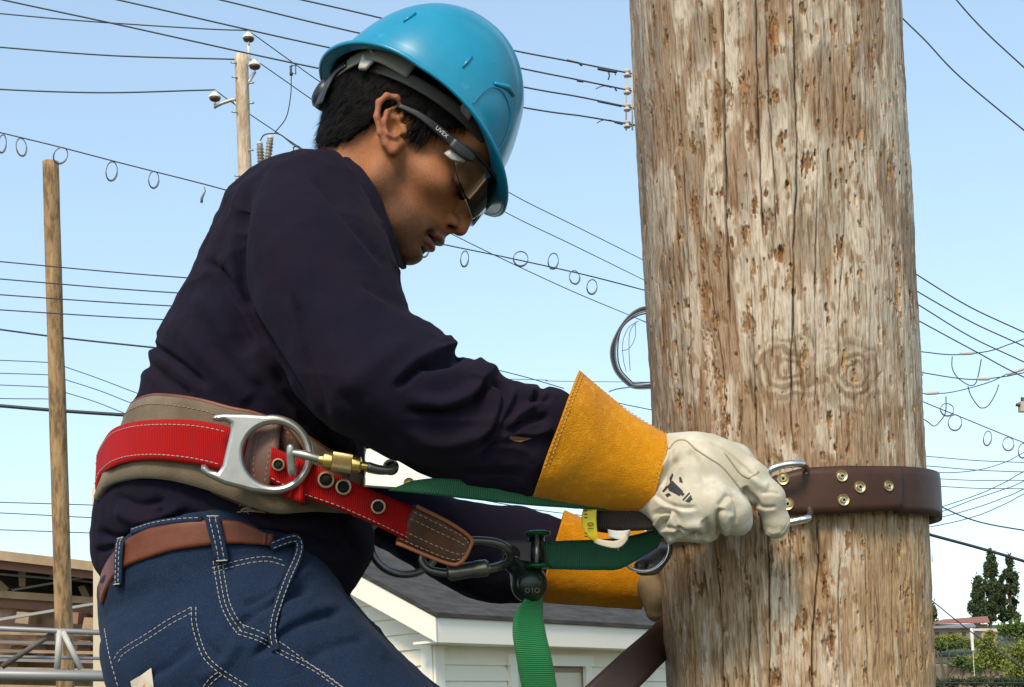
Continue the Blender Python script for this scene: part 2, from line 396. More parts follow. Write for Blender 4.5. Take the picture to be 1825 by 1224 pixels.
# ---- main weathered pole
RP = .1672
def pole_main():
    A = P(1361, 0, 1.825); B = P(1423, 1224, 1.80); ax = (A-B)/np.linalg.norm(A-B); up = ax
    side = np.cross(FWD, up); side /= np.linalg.norm(side); fr = -np.cross(up, side); fr /= np.linalg.norm(fr)
    if side@RIGHT < 0: side = -side
    if fr@FWD > 0: fr = -fr                     # fr towards the camera
    L = np.linalg.norm(A-B)
    th = np.concatenate([np.linspace(-1.66, 1.66, 600), np.linspace(1.66, 2*math.pi-1.66, 40)[1:-1]]); n = len(th)
    lo = -(B[2]/ax[2])-.3; s = np.concatenate([np.linspace(lo, -.12, 40)[:-1], np.linspace(-.12, L+.12, 1000), np.linspace(L+.12, L+6, 60)[1:]])
    TH, SS = np.meshgrid(th, s, indexing='xy'); TH = TH.ravel(); SS = SS.ravel()
    # warped coordinates so cracks and grain wander
    u = TH*RP*1000; t = (L-SS)*1000            # mm: u across (0 = middle), t down from the top edge of the picture
    mm = 1.8/2600*1000
    def px2(x, y): th_, s_ = cyl(x, y, B, ax, side, fr, RP); return th_*RP*1000, (L-s_)*1000
    p3 = lambda fu, ft, s0=0: np.c_[u*fu, t*ft, np.full(len(u), s0)]
    wand = (noise(p3(.01, .006), 1, 5, 2)-.5)*14+(noise(p3(.04, .03), 1, 6)-.5)*3
    uw = u+wand
    k1u, k1t = px2(1408, 652); k2u, k2t = px2(1528, 668)
    wv = (noise(p3(.05, .05), 1, 19, 2)-.5)
    d1 = np.hypot((u-k1u)/1.0, (t-k1t)/.85)+wv*12; d2 = np.hypot((u-k2u)/1.05, (t-k2t)/.9)+wv*16
    kn = np.minimum(d1, d2); kw = 1-sst(30, 58, kn)   # knot zone weight
    streak = noise(np.c_[uw*.34, t*.022, 0*u], 1, 11, 3); fine = noise(np.c_[uw*.9, t*.11, 0*u], 1, 12, 2); mott = noise(np.c_[uw*.13, t*.07, 0*u], 1, 14, 3)
    patch = noise(np.c_[uw*.042, t*.011, 0*u], 1, 21, 4); patch2 = noise(np.c_[uw*.06, t*.012, 0*u], 1, 29, 3)
    rough = noise(np.c_[uw*.5, t*.14, 0*u], 1, 31, 3)
    pale = np.array([.57, .49, .39]); tan = np.array([.35, .245, .16]); grey = np.array([.29, .26, .21]); brown = np.array([.22, .115, .045]); fresh = np.array([.48, .30, .135]); dark = np.array([.02, .013, .008])
    mixf = lambda c, d, w: c*(1-w[:, None])+d*w[:, None]
    a = sst(.40, .54, patch+.10*(streak-.5))
    col = mixf(np.tile(tan, (len(u), 1)), pale, a)
    col = mixf(col, grey, .55*sst(.5, .68, patch2))
    lowr = sst(420, 760, t)*sst(-40, 190, u)
    col = mixf(col, np.array([.46, .30, .15]), .55*sst(450, 800, t)*sst(.35, .6, patch2)+.45*lowr*sst(.3, .6, rough))
    col = mixf(col, np.array([.25, .225, .19]), sst(150, 235, -u)*.6*sst(.3, .55, streak))
    ring = .5+.5*np.sin(kn*.42+7*(noise(p3(.03, .03), 1, 63, 2)-.5)+wv*5); rw = kw*sst(3, 9, kn)
    col = mixf(col, mixf(np.tile(np.array([.27, .20, .135]), (len(u), 1)), np.array([.47, .40, .30]), sst(.3, .75, ring)), rw*(.35+.55*sst(.3, .6, noise(p3(.04, .05), 1, 66, 2))))
    col = mixf(col, np.array([.27, .165, .085]), .75*sst(.55, .70, mott)*sst(.4, .6, streak)); col *= (.84+.32*streak)[:, None]*(.86+.28*fine)[:, None]
    hgt = (streak-.5)*.0010+(fine-.5)*.0006+(mott-.5)*.0012+(a-.5)*.0010+(noise(p3(.012, .003), 1, 41, 2)-.5)*.006-(ring-.5)*rw*.0008
    # torn gouges and splinter scars, long along the grain
    ng = 1150; gw = rough-.5+.5*(fine-.5)
    gu = rng.uniform(-255, 255, ng); gt = rng.uniform(-130, 950, ng)
    for g0, g1 in zip(gu, gt):
        r_ = rng.random(); lw = rng.uniform(.7, 2.3)+(rng.random() > .86)*rng.uniform(1., 2.6); lt = lw*rng.uniform(1.6, 5.0)
        m = np.nonzero((abs(u-g0) < lw*3) & (abs(t-g1) < lt*3))[0]
        if not len(m): continue
        D = np.hypot((u[m]-g0+wand[m]*.3)/lw, (t[m]-g1)/lt)+gw[m]*1.9; k = 1-sst(.72, 1.0, D)
        c = brown if r_ < .55 else (fresh if r_ < .78 else np.array([.31, .18, .08]))
        if g1 > 450 and g0 > 0 and r_ < .75: c = fresh*.8
        c = c*rng.uniform(.75, 1.35); col[m] = mixf(col[m], c, k*rng.uniform(.55, 1.)); hgt[m] -= k*rng.uniform(.0012, .0032)
        core = 1-sst(.15, .6, D); col[m] = mixf(col[m], brown*.55, core*.5)
    for gx, gy, wpx, hpx, c in ((1605, 520, 9, 50, fresh), (1282, 710, 9, 40, fresh), (1262, 640, 12, 60, pale*1.1), (1527, 672, 7, 14, fresh*.9), (1206, 720, 12, 22, fresh*.8), (1200, 676, 6, 16, pale*1.1),
                          (1332, 570, 12, 22, brown*1.3), (1235, 370, 10, 30, brown*1.2), (1255, 540, 9, 35, brown*1.4), (1625, 1080, 7, 50, fresh), (1380, 60, 10, 28, brown*1.6), (1368, 395, 11, 17, tan*.9), (1385, 450, 10, 14, brown*1.2),
                          (1480, 1150, 12, 28, brown), (1285, 760, 10, 40, brown*1.3), (1440, 290, 14, 18, brown*1.2), (1325, 150, 9, 26, brown*1.5), (1500, 440, 12, 16, brown*1.3), (1380, 1205, 12, 16, brown)):
        g0, g1 = px2(gx, gy); lw, lt = wpx*mm*.9, hpx*mm
        m = np.nonzero((abs(u-g0) < lw*3) & (abs(t-g1) < lt*3))[0]
        D = np.hypot((u[m]-g0)/lw, (t[m]-g1)/lt)+gw[m]*2; k = 1-sst(.5, 1.1, D); col[m] = mixf(col[m], c*(.7+.6*fine[m])[:, None], k*.9); hgt[m] -= k*.003
    # seasoning cracks
    u_, t_ = u, t
    def crack(pts, wd, dep):
        q = np.array([px2(*c) for c in pts]); q = crom(q, 60); o = np.argsort(q[:, 1]); M = np.nonzero((u_ > q[:, 0].min()-8) & (u_ < q[:, 0].max()+8) & (t_ > q[:, 1].min()-1) & (t_ < q[:, 1].max()+1))[0]
        u = u_[M]; t = t_[M]; cu = np.interp(t, q[o, 1], q[o, 0])
        inn = (t > q[:, 1].min()) & (t < q[:, 1].max()); l = (t-q[:, 1].min())/(np.ptp(q[:, 1])+1e-6)
        jit = (noise(np.c_[t*.05, 0*t, 0*t+cu.mean()], 1, 77, 3)-.5)*2.6; ww = wd*np.clip(np.minimum(l, 1-l)*7, 0, 1)*(.6+.8*noise(np.c_[t*.03, 0*t+9, 0*t+cu.mean()], 1, 78))
        ww = ww*.62; k = np.exp(-((u-cu-jit)/(ww+.12))**2)*inn*np.clip(ww*1.6, 0, 1); return M, k, k*dep
    cr = [(((1412, -60), (1418, 150), (1421, 300), (1416, 420), (1414, 560), (1410, 660), (1412, 770), (1425, 840)), 1.1, .010),
          (((1285, -60), (1288, 120), (1290, 260), (1296, 480), (1300, 600)), 1.4, .010), (((1345, -60), (1348, 100), (1355, 330), (1362, 460)), 1.1, .008), (((1366, 40), (1370, 180), (1381, 330), (1384, 430)), 1.0, .007),
          (((1195, 0), (1208, 200), (1222, 420), (1226, 560), (1232, 760), (1238, 860)), .9, .006), (((1255, 250), (1262, 480), (1285, 640), (1290, 760)), .7, .005), (((1337, 480), (1345, 700), (1348, 820)), .9, .006),
          (((1382, 480), (1375, 620), (1372, 660)), .7, .005), (((1460, 20), (1462, 200), (1455, 470), (1455, 640), (1450, 800)), .7, .005), (((1505, 60), (1508, 400), (1498, 560), (1503, 760), (1515, 830)), .7, .005),
          (((1543, 100), (1552, 400), (1555, 560), (1553, 720)), .6, .004), (((1455, 900), (1460, 1000), (1450, 1110), (1448, 1260)), 1.4, .009), (((1366, 930), (1370, 1060), (1368, 1260)), 1.2, .008), (((1268, 960), (1280, 1100), (1283, 1260)), .9, .006),
          (((1328, 970), (1332, 1110), (1328, 1260)), .8, .005), (((1500, 930), (1497, 1080), (1500, 1260)), .8, .005), (((1545, 920), (1548, 1060), (1552, 1260)), .7, .005), (((1225, 1000), (1222, 1100), (1228, 1260)), .7, .004),
          (((1408, 940), (1407, 1080), (1404, 1180)), .7, .004), (((1600, 950), (1598, 1090), (1606, 1260)), .8, .005), (((1165, 300), (1172, 500), (1180, 700)), .6, .004), (((1590, 250), (1600, 480), (1612, 800)), .6, .004)]
    for i in range(110):
        x0 = rng.uniform(1140, 1640); y0 = rng.uniform(-40, 1100); ln = rng.uniform(60, 260); cr.append((((x0, y0), (x0+ln*.04, y0+ln/2), (x0+ln*.06, y0+ln)), rng.uniform(.18, .5), .003))
    for c in cr:
        M, k, dp = crack(*c)
        if len(M): col[M] = mixf(col[M], dark, np.clip(k*1.1, 0, .93)); hgt[M] -= dp*.6
    far = (abs(TH) > 1.62)
    r = RP+hgt; r[far & (abs(TH) > 1.7)] = RP
    taper = np.clip(.970+.022*SS/L, .97, 1)
    v = B+SS[:, None]*ax+(r*taper)[:, None]*(np.sin(TH)[:, None]*side+np.cos(TH)[:, None]*fr)
    m = len(s); f = [(i*n+j, i*n+(j+1) % n, (i+1)*n+(j+1) % n, (i+1)*n+j) for i in range(m-1) for j in range(n)]
    f.append(tuple((m-1)*n+j for j in range(n)))
    root = thing('utility_pole', (*(B-ax*(B[2]/ax[2]))[:2], 0), 'thick weathered wooden pole with ringed knots and long cracks in front of the worker', 'utility pole')
    obj('trunk', (v, f), mt('wood', (.4, .3, .2), .82, attr=True, spec=.25, stretch=(1, 1, .09), var=(190, (.50, .38, .27), .50, .66, 'm'), var2=(620, (.62, .52, .42), .5, .7, 'm'), bump=(380, .8, .002), bump2=(900, .6, .001)), root, col=np.clip(col, .01, .8))
    # torn splinters standing off the surface
    mb = MB()
    for _ in range(70):
        th0 = rng.uniform(-1.5, 1.5); s0 = rng.uniform(-.1, L+.1); ln = rng.uniform(.006, .022); wd = rng.uniform(.0005, .0013)
        if rng.random() < .6: th0 = rng.choice([-1, 1])*rng.uniform(.9, 1.57)
        dr = np.sin(th0)*side+np.cos(th0)*fr; tg = np.cross(ax, dr); b = B+s0*ax+dr*(RP-.001)
        q = ax*ln*rng.choice([-1, 1])+dr*rng.uniform(.0005, .003)+tg*rng.normal(0, .0012)
        mb.add([b-tg*wd, b+tg*wd, b+dr*wd*1.2, b+q], [(0, 1, 2), (0, 2, 3), (1, 3, 2), (0, 3, 1)])
    obj('splinter', mb, mt('splinter', (.34, .24, .14), .9), root, smooth=False, kind='stuff')
    return A, B, ax, side, fr, L, root
PA, PB, PAX, PSD, PFR, PL, POLE = pole_main()

# ---- other poles
def pole(name, x0, y0, x1, y1, d, rpx, label, mcol, seed, topround=True):
    A = P(x0, y0, d); B = P(x1, y1, d); ax = (A-B)/np.linalg.norm(A-B); G = B-ax*((B[2]-gz(B[0], B[1]))/ax[2]); L = np.linalg.norm(A-G)
    root = thing(name, G, label, 'utility pole'); n = 28; ss = np.linspace(0, L, int(L/.15)); r0 = rpx*d/F
    v, f = tube([G+ax*q for q in ss], [r0*(1.15-.2*q/L) for q in ss], n)
    nz = noise(v*np.array([9, 9, 1.2]), 1, seed, 2)-.5; N = v-(G+((v-G)@ax)[:, None]*ax); v = v+N*nz[:, None]*.10
    obj('trunk', (v, f), mt(mcol[0], mcol[1], .85, stretch=(1, 1, .22), var=(16, mcol[2], .42, .6), var2=(5, mcol[3], .5, .62), bump=(40, .6, .02)), root)
    return root, A, ax, r0*.95
brown_p = ('pole_brown', (.33, .21, .10), (.15, .09, .042), (.42, .27, .13))
pale_p = ('pole_pale', (.62, .52, .39), (.46, .36, .25), (.38, .26, .16))
pole('utility_pole', 90, 288, 114, 1130, 24, 14.5, 'bare brown wooden pole with a flat cut top standing at the far left', brown_p, 3)
R2, A2, X2, r2 = pole('utility_pole', 430, 98, 440, 420, 24, 12.5, 'pale wooden pole carrying white porcelain insulators behind the shoulder of the worker', pale_p, 5)
D2 = 24
steel = mt('galv', (.42, .43, .43), .5, .75); porc = mt('porcelain', (.82, .81, .77), .18, coat=.5); ironb = mt('iron_brown', (.10, .06, .04), .5, .3)
def insul(name, x, y, d, sc, label, parent=None):
    b = P(x, y, d); u = d/F*sc
    r = thing(name, b, label, 'insulator', 'porcelain insulators on the pale pole')
    obj('porcelain_cap', lathe(b, UPW, [(2*u, 0), (10.5*u, .5*u), (11*u, 3*u), (9*u, 6*u), (6*u, 8*u), (5*u, 10*u), (6*u, 11.5*u), (4*u, 13*u)], 20), porc, r, auto=.8)
    obj('skirt', lathe(b-UPW*6*u, UPW, [(3*u, 0), (9*u, 3*u), (10*u, 6*u)], 20), ironb, r); obj('pin', lathe(b-UPW*13*u, UPW, [(2*u, 0), (2*u, 8*u)], 10), steel, r)
    return b
pinb = MB().add(*tube([P(444, 108, D2), P(443, 72, D2)], 2.6*D2/F, 10)); obj('top_pin', pinb, mt('whitepin', (.75, .75, .72), .4), R2)
insul('insulator', 443, 69, D2, 1, 'white porcelain insulator on the very top of the pale pole')
insul('insulator', 454, 118, D2, 1, 'white porcelain insulator to the right, just under the pale pole top')
insul('insulator', 383, 175, D2, 1, 'white porcelain insulator on the left arm of the pale pole')
br = MB(); t_ = lambda pts, r: br.add(*tube(PP([(x, y, D2) for x, y in pts]), r*D2/F, 8))
t_([(453, 130), (441, 150), (425, 172), (415, 182)], 3); t_([(383, 190), (395, 184), (415, 177), (430, 178)], 3); t_([(383, 184), (383, 193)], 2.2); t_([(412, 176), (422, 186), (424, 205)], 2.6)
obj('bracket', br, steel, R2)
for x, y, dx in ((415, 112, -1), (417, 138, -1), (449, 148, 1), (449, 184, 1), (417, 200, -1), (422, 314, -1), (448, 268, 1), (424, 320, -1)): obj('step_bolt', tube(PP([(x-dx*6, y, D2-.1), (x+dx*4, y-1, D2-.1)]), 1.6*D2/F, 6), steel, R2)
def pothead(x0, y0, x1, y1, label):
    a = P(x0, y0, D2); b = P(x1, y1, D2); L = np.linalg.norm(b-a); ax = (b-a)/L; u = D2/F; pr = [(2*u, 0), (5*u, 2*u), (5.5*u, 6*u)]; k = 13
    for i in range(k): h = 7*u+(L-8*u)*i/k; dh = (L-8*u)/k; pr += [(4.6*u, h), (7*u, h+dh*.5), (4.6*u, h+dh*.95)]
    r = thing('cable_termination', a, label, 'cable termination', 'ribbed cable terminations by the pale pole')
    obj('ribbed_body', lathe(a, ax, pr+[(4.4*u, L)], 18), mt('pothead', (.14, .11, .085), .3, var=(3, (.3, .27, .22), .5, .6)), r); obj('metal_cap', lathe(a-ax*4*u, ax, [(3*u, 0), (5*u, 1*u), (5.6*u, 6*u)], 14), mt('capw', (.6, .58, .54), .4), r)
pothead(482, 246, 472, 330, 'taller ribbed cable termination beside the pale pole'); pothead(463, 256, 468, 335, 'shorter ribbed cable termination nearest the pale pole')

# ---- wires
wire_m = mt('wire', (.022, .03, .036), .55); wire_g = mt('wire_grey', (.16, .17, .18), .5)
def wire(pts, d, wpx, label, cat='power line', name='power_line', group='overhead wires', d2=None, mtl=None, ext=0, tie=True):
    d2 = d if d2 is None else d2; n = len(pts); pts = [(x, y, d+(d2-d)*i/(n-1)) for i, (x, y) in enumerate(pts)]
    if tie and 1550 <= pts[0][0] <= 1612: s_ = (pts[1][1]-pts[0][1])/(pts[1][0]-pts[0][0]); s_ = max(-.3, min(.5, s_)); pts = [(1192, pts[0][1]-s_*380, 13)]+pts
    if tie and 1112 <= pts[-1][0] <= 1176 and len(pts) > 2: s_ = (pts[-1][1]-pts[-2][1])/(pts[-1][0]-pts[-2][0]); pts = pts+[(1182, pts[-1][1]+s_*(1182-pts[-1][0]), 13)]
    n = len(pts); wpx *= .85; q = PP(pts)
    q = crom(q, max(10, 8*n)); return obj(name, tube(q, wpx/2*(d+d2)/2/F, 6), mtl or wire_m, cent=True, label=label, cat=cat, group=group)
pos = ['topmost', 'second from the top', 'third from the top', 'lowest']
for i, pts in enumerate([[(440, -22), (650, 25), (885, 83), (1010, 108), (1120, 130)], [(250, -30), (390, -1), (610, 52), (912, 118), (1030, 142), (1122, 161)],
                         [(60, -32), (212, 0), (560, 79), (918, 152), (1030, 172), (1122, 191)], [(-120, -30), (7, 0), (203, 42), (560, 120), (925, 190), (1040, 207), (1122, 221)]]):
    wire(pts, 13, 3.2, 'black wire past the hard hat to the insulator rack, '+pos[i]+' of four', group='service wires to the rack')
wire([(-160, 8), (0, 24), (160, 38), (360, 51), (443, 54)], D2, 2.6, 'thin wire from the left to the insulator on top of the pale pole')
wire([(-160, 70), (0, 84), (200, 99), (400, 105), (454, 106)], D2, 3, 'thin wire from the left to the right-hand insulator of the pale pole')
wire([(-160, 146), (0, 159), (180, 165), (345, 161), (383, 160)], D2, 3, 'thin wire from the left to the insulator on the left arm of the pale pole')
for pts, lb in (([(443, 56), (456, 64), (520, 110), (585, 155), (700, 222), (820, 290), (920, 350), (1020, 400), (1140, 460)], 'thin wire running down right from the top insulator of the pale pole'), ([(454, 107), (464, 113), (500, 138), (585, 196), (720, 275), (895, 375), (1020, 436), (1140, 495)], 'thin wire running down right from the right-hand insulator of the pale pole'),
                ([(383, 160), (410, 180), (446, 204), (500, 240), (552, 273), (700, 360), (825, 427), (1000, 510), (1118, 560)], 'thin wire running down right from the left arm of the pale pole')):
    wire(pts, D2, 2.0, lb, d2=30)
wire([(520, 115), (519, 140), (518, 170), (510, 209), (490, 236)], D2, 2.2, 'short vertical jumper wire hanging above the cable terminations', 'jumper wire', 'jumper_wire')
wire([(463, 252), (470, 241), (482, 238), (500, 240), (530, 262), (565, 268), (640, 262)], D2, 3, 'curved black lead leaving the cable terminations towards the collar of the worker', 'jumper wire', 'jumper_wire')
ck = MB()
for x, y in ((522, 124), (528, 268)): ck.add(*tube(PP([(x-5, y-6, D2), (x+5, y-8, D2), (x+5, y+8, D2), (x-4, y+6, D2), (x-5, y-6, D2)]), 1.2*D2/F, 5)); ck.add(*lathe(P(x-3, y+10, D2), UPW, [(3*D2/F, 0), (3*D2/F, 5*D2/F)], 8))
obj('wire_clamp', ck, wire_m, cent=True, kind='stuff', label='small wire clamps where the jumper meets the thin lines by the pale pole', cat='clamp')
for i, (a, b, c) in enumerate((((-150, 452), (0, 466), (447, 503)), ((-150, 485), (0, 497), (447, 530)), ((-150, 514), (0, 525), (448, 552)), ((-150, 542), (0, 552), (449, 576)))):
    wire([a, b, ((b[0]+c[0])/2, (b[1]+c[1])/2+2), c], 22, 2.6, 'thin level wire behind the upper back, '+pos[i]+' of four', group='wires behind the back of the worker')
wire([(-150, 566), (0, 587), (130, 604), (290, 621), (450, 640)], 24, 3.8, 'slightly thicker black cable behind the bend of the back, under four thin wires')
for i, (a, b) in enumerate((((0, 642), (88, 646)), ((0, 665), (88, 668)), ((0, 686), (88, 690)), ((0, 710), (90, 711)))):
    wire([(-150, a[1]-5), a, b, (100, b[1]+4)], 24, 1.8, 'very thin wire ending left of the bare pole, '+pos[i]+' of four', group='thin wires ending at the bare pole')
for i, pts in enumerate(([(112, 652), (180, 676), (265, 708), (450, 772)], [(112, 675), (180, 697), (260, 728), (450, 795)], [(112, 698), (170, 716), (245, 745), (450, 820)])):
    wire(pts, 24, 1.8, 'very thin wire sloping down from the bare pole to the belt, '+['upper', 'middle', 'lower'][i]+' of three', group='thin wires leaving the bare pole')
wire([(-150, 710), (0, 723), (110, 732), (250, 741), (452, 752)], 24, 7.5, 'thick black cable just above the red harness belt at left', 'cable', 'overhead_cable')
for i, (a, b) in enumerate((((0, 895), (200, 901)), ((0, 914), (200, 924)), ((0, 944), (200, 951)))):
    wire([(-150, a[1]-4), a, b, (455, b[1]+8)], 24, 2, 'thin wire at hip height of the worker, '+['upper', 'middle', 'lower'][i]+' of three', group='thin wires at hip height')
strand = [(-150, 200), (0, 236), (107, 262), (195, 285), (273, 305), (360, 327), (450, 351), (600, 388), (757, 428), (900, 458), (1040, 489), (1160, 520)]
wire(strand, 20, 2.6, 'thin support strand strung with hanging wire rings, behind the worker', 'support strand', 'support_strand')
def ring(x, y, w, h, d, rot, th, label, grp):
    a = np.linspace(0, 2*math.pi, 30, endpoint=False); c, s = math.cos(rot), math.sin(rot)
    rr = np.where(np.sin(a) > .2, th*1.6, th)*(.8+.4*np.sin(a+.4)**2)
    q = PP([(x+w*math.cos(k)*c-h*math.sin(k)*s, y+w*math.cos(k)*s+h*math.sin(k)*c, d+.1*math.cos(k)) for k in a])
    obj('cable_ring', tube(q, rr/2*d/F, 6, closed=True), wire_g, cent=True, label=label, cat='cable ring', group=grp)
for x, y, w, h, r, lb in ((4, 256, 7, 16, .1, 'wire ring cut by the left picture edge'), (38, 262, 9, 16, -.15, 'wire ring second from the left picture edge'), (108, 277, 12, 15, .5, 'wire ring hanging over the top of the bare pole'), (199, 305, 10, 17, .1, 'larger wire ring right of the bare pole'), (274, 320, 9, 15, .05, 'wire ring halfway between bare pole and shoulder'),
                          (757, 447, 7, 11, .2, 'small wire ring just below the chin'), (828, 461, 7, 14, .1, 'narrow wire ring right of the chin'), (928, 461, 13, 13, .3, 'wire ring standing up above the strand'), (986, 465, 9, 14, .1, 'upright wire ring between chin and pole'), (1024, 494, 9, 12, -.2, 'wire ring second nearest the big pole on its left'), (1055, 511, 9, 13, .1, 'wire ring nearest the big pole on its left')):
    ring(x, y, w, h, 20, r, 2.0, lb, 'wire rings on the left strand')
obj('hanging_tag', tube(PP([(364, 333, 20), (366, 340, 20), (360, 352, 20), (359, 361, 20)]), [1*20/F, 1.2*20/F, 2.6*20/F, 2.6*20/F], 6), wire_g, cent=True, label='small narrow tag dangling from the strand near the shoulder', cat='tag')
pole('utility_pole', 1164, 60, 1222, 1224, 13.2, 23, 'brown pole hidden behind the big pole, carrying the spool rack and the coil', brown_p, 9)
# rack of spool insulators seen past the left edge of the main pole
rk = thing('insulator_rack', P(1119, 175, 13), 'vertical steel rack of four small spool insulators at the left edge of the big pole', 'insulator rack')
m1 = MB(); u = 13/F
for x in (1116, 1127): m1.add(*tube(PP([(x, 122, 13), (x, 232, 13)]), 1.6*u, 6))
for y in (138, 166, 196, 226): m1.add(*tube(PP([(1113, y, 13), (1150, y-6, 13.1)]), 1.4*u, 6))
obj('frame', m1, mt('rackgrey', (.5, .46, .43), .6), rk)
for y in (130, 161, 191, 221): obj('spool', lathe(P(1118, y+6, 13), UPW, [(6*u, 0), (7*u, 2*u), (4*u, 4*u), (4*u, 7*u), (7*u, 9*u), (5*u, 11*u)], 14), mt('spool', (.6, .5, .43), .4), rk)
TL = ['leftmost wrap on the topmost', 'second wrap on the topmost', 'long wrap on the topmost', 'dangling tail on the topmost', 'short tail on the topmost', 'wrap on the second', 'loose curl under the second', 'small clip on the second', 'long wrap on the third', 'loose curl under the lowest', 'wrap on the lowest']
for k_, (pts, r) in enumerate((([(1010, 107), (1022, 110), (1032, 112)], 3.5), ([(1033, 113), (1038, 116)], 5), ([(1065, 122), (1085, 126), (1100, 128)], 5), ([(1083, 124), (1086, 134), (1084, 142)], 2.5), ([(1096, 128), (1097, 134)], 2), ([(1028, 143), (1040, 145)], 4.5), ([(1062, 158), (1075, 153), (1090, 156)], 1.6), ([(1096, 157), (1099, 162)], 3), ([(1065, 180), (1085, 184), (1108, 189)], 4), ([(1064, 219), (1074, 214), (1090, 214)], 1.6), ([(1095, 217), (1110, 221)], 4))):
    obj('wire_tie', tube(crom(PP([(x, y, 12.9) for x, y in pts]), 8), r*.5*u, 6), wire_m, cent=True, label='black tie near the spool rack, '+TL[k_]+' wire', cat='wire tie', group='wire ties near the spool rack')
# coil of cable at the left edge of the main pole
for i, (dx, r_, c) in enumerate(((0, 5, wire_m), (5, 4, wire_g), (-3, 3, wire_g), (9, 3, wire_m), (3, 3.4, wire_m))):
    wire([(1185, 548+dx), (1140, 552+dx), (1110, 577+dx*.6), (1092+dx, 618), (1096+dx, 655), (1115+dx, 680-dx*.2), (1135, 690-dx*.8), (1185, 687-dx)], 13, r_, ['thick black', 'grey', 'thin grey outer', 'thin inner black', 'middle black'][i]+' strand of the cable coil left of the big pole', 'cable', 'cable_strand', 'coiled cable left of the big pole', mtl=c)
for pts, lb in (([(1138, 572), (1120, 584), (1110, 610), (1111, 640), (1116, 662)], 'left loose wire end dangling inside the cable coil'), ([(1135, 573), (1123, 590), (1121, 620), (1123, 660)], 'right loose wire end dangling inside the cable coil'), ([(1132, 573), (1132, 600), (1122, 620), (1108, 625)], 'curled loose wire end inside the cable coil')):
    wire(pts, 13, 1.6, lb, 'cable', 'cable_strand', mtl=wire_g, tie=False)
wire([(446, 560), (700, 610), (850, 648), (870, 655), (930, 670), (985, 686), (1005, 692)], 18, 2, 'thin wire dipping behind the forearm towards the yellow cuff'); wire([(450, 668), (930, 676), (985, 679), (1170, 681)], 18, 1.3, 'hair-thin level wire just above the yellow cuff')
wire([(1085, 698), (1100, 693), (1135, 688)], 12, 2.6, 'grey wire end joining the coil from the left above the cuff', mtl=wire_g); wire([(1090, 715), (1120, 722), (1175, 733)], 16, 1.8, 'thin wire between yellow cuff and big pole')
wire([(455, 840), (740, 870), (870, 893), (960, 909), (1060, 921), (1170, 935)], 18, 1.8, 'thin wire seen through the gap beneath the near forearm')
# right of the main pole
wire([(1560, -18), (1607, 31), (1650, 73), (1710, 136), (1825, 232), (1980, 355)], 12, 3, 'black wire leaving the big pole near its top to the right'); wire([(1660, -60), (1705, 0), (1755, 55), (1825, 120), (1980, 262)], 12, 3, 'black wire crossing the top right corner of the sky')
for i, pts in enumerate(([(1590, 462), (1635, 490), (1725, 545), (1825, 592), (2000, 672)], [(1590, 490), (1638, 521), (1730, 573), (1825, 617), (2000, 700)], [(1590, 515), (1640, 545), (1730, 600), (1825, 645), (2000, 728)], [(1590, 545), (1642, 574), (1740, 627), (1825, 672), (2000, 750)])):
    wire(pts, 14, 2.8, 'black wire sloping from the middle of the big pole, '+pos[i]+' of four', group='four sloping wires right of the big pole')
ins_m = mt('guyins', (.5, .5, .47), .5)
wire([(1600, 622), (1645, 627), (1700, 632), (1760, 626), (1800, 613), (1825, 604), (1950, 560)], 18, 2.2, 'thin guyed line with a strain insulator, uppermost of the looped lines at right')
wire([(1600, 656), (1645, 664), (1700, 673), (1740, 676), (1790, 671), (1825, 664), (1950, 640)], 18, 2.2, 'thin guyed line with a strain insulator, middle of the looped lines at right')
wire([(1600, 702), (1650, 701), (1695, 699), (1760, 682), (1800, 664), (1825, 656), (1950, 610)], 18, 2.2, 'thin guyed line with a strain insulator, lower of the looped lines at right')
for a, b, lb in (((1711, 630), (1736, 629), 'upper'), ((1741, 675), (1764, 675), 'middle'), ((1648, 701), (1673, 700), 'lower left'), ((1795, 667), (1830, 655), 'rightmost')):
    q = PP([(*a, 17.95), (*b, 17.95)]); obj('strain_insulator', tube(crom(q, 6), np.array([2.2, 3, 3, 3, 3, 2.2])*18/F, 10), ins_m, cent=True, label=lb+' pale stick insulator on the looped lines right of the big pole', cat='insulator', group='strain insulators at right')
for pts, lb in (([(1697, 635), (1697, 655), (1706, 672), (1724, 685), (1735, 686), (1742, 675), (1749, 640)], 'upper sagging jumper loop right of the big pole'), ([(1725, 688), (1730, 704), (1742, 722), (1750, 727), (1762, 722), (1775, 700), (1780, 685)], 'right sagging jumper loop right of the big pole'), ([(1600, 720), (1648, 748), (1664, 759), (1674, 752), (1685, 735), (1686, 706)], 'lower left sagging jumper loop touching the big pole')):
    wire(pts, 18, 2.2, lb, 'jumper wire', 'jumper_wire', 'jumper loops at right')
wire([(1590, 690), (1648, 717), (1710, 742), (1825, 789), (1960, 842)], 18, 2.2, 'thin strand with hanging wire rings right of the big pole', 'support strand', 'support_strand')
for x, y, w, h, r, lb in ((1688, 730, 12, 11, .4, 'wire ring around the strand nearest the big pole on its right'), (1702, 753, 12, 14, .1, 'round wire ring right of the big pole'), (1760, 781, 7, 13, .15, 'narrow wire ring right of the big pole'), (1797, 791, 10, 12, 0, 'wire ring near the right picture edge'), (1823, 803, 8, 13, .1, 'wire ring cut by the right picture edge')):
    ring(x, y, w, h, 18, r, 1.6, lb, 'wire rings on the right strand')
for i, (a, b) in enumerate(((813, 824), (830, 841), (852, 856), (865, 871))): wire([(1590, a-3), (1650, a), (1740, (a+b)/2+2), (1825, b), (1960, b+5)], 20, 1.8, 'thin level wire above the strap at right, '+pos[i]+' of four', group='level wires at right')
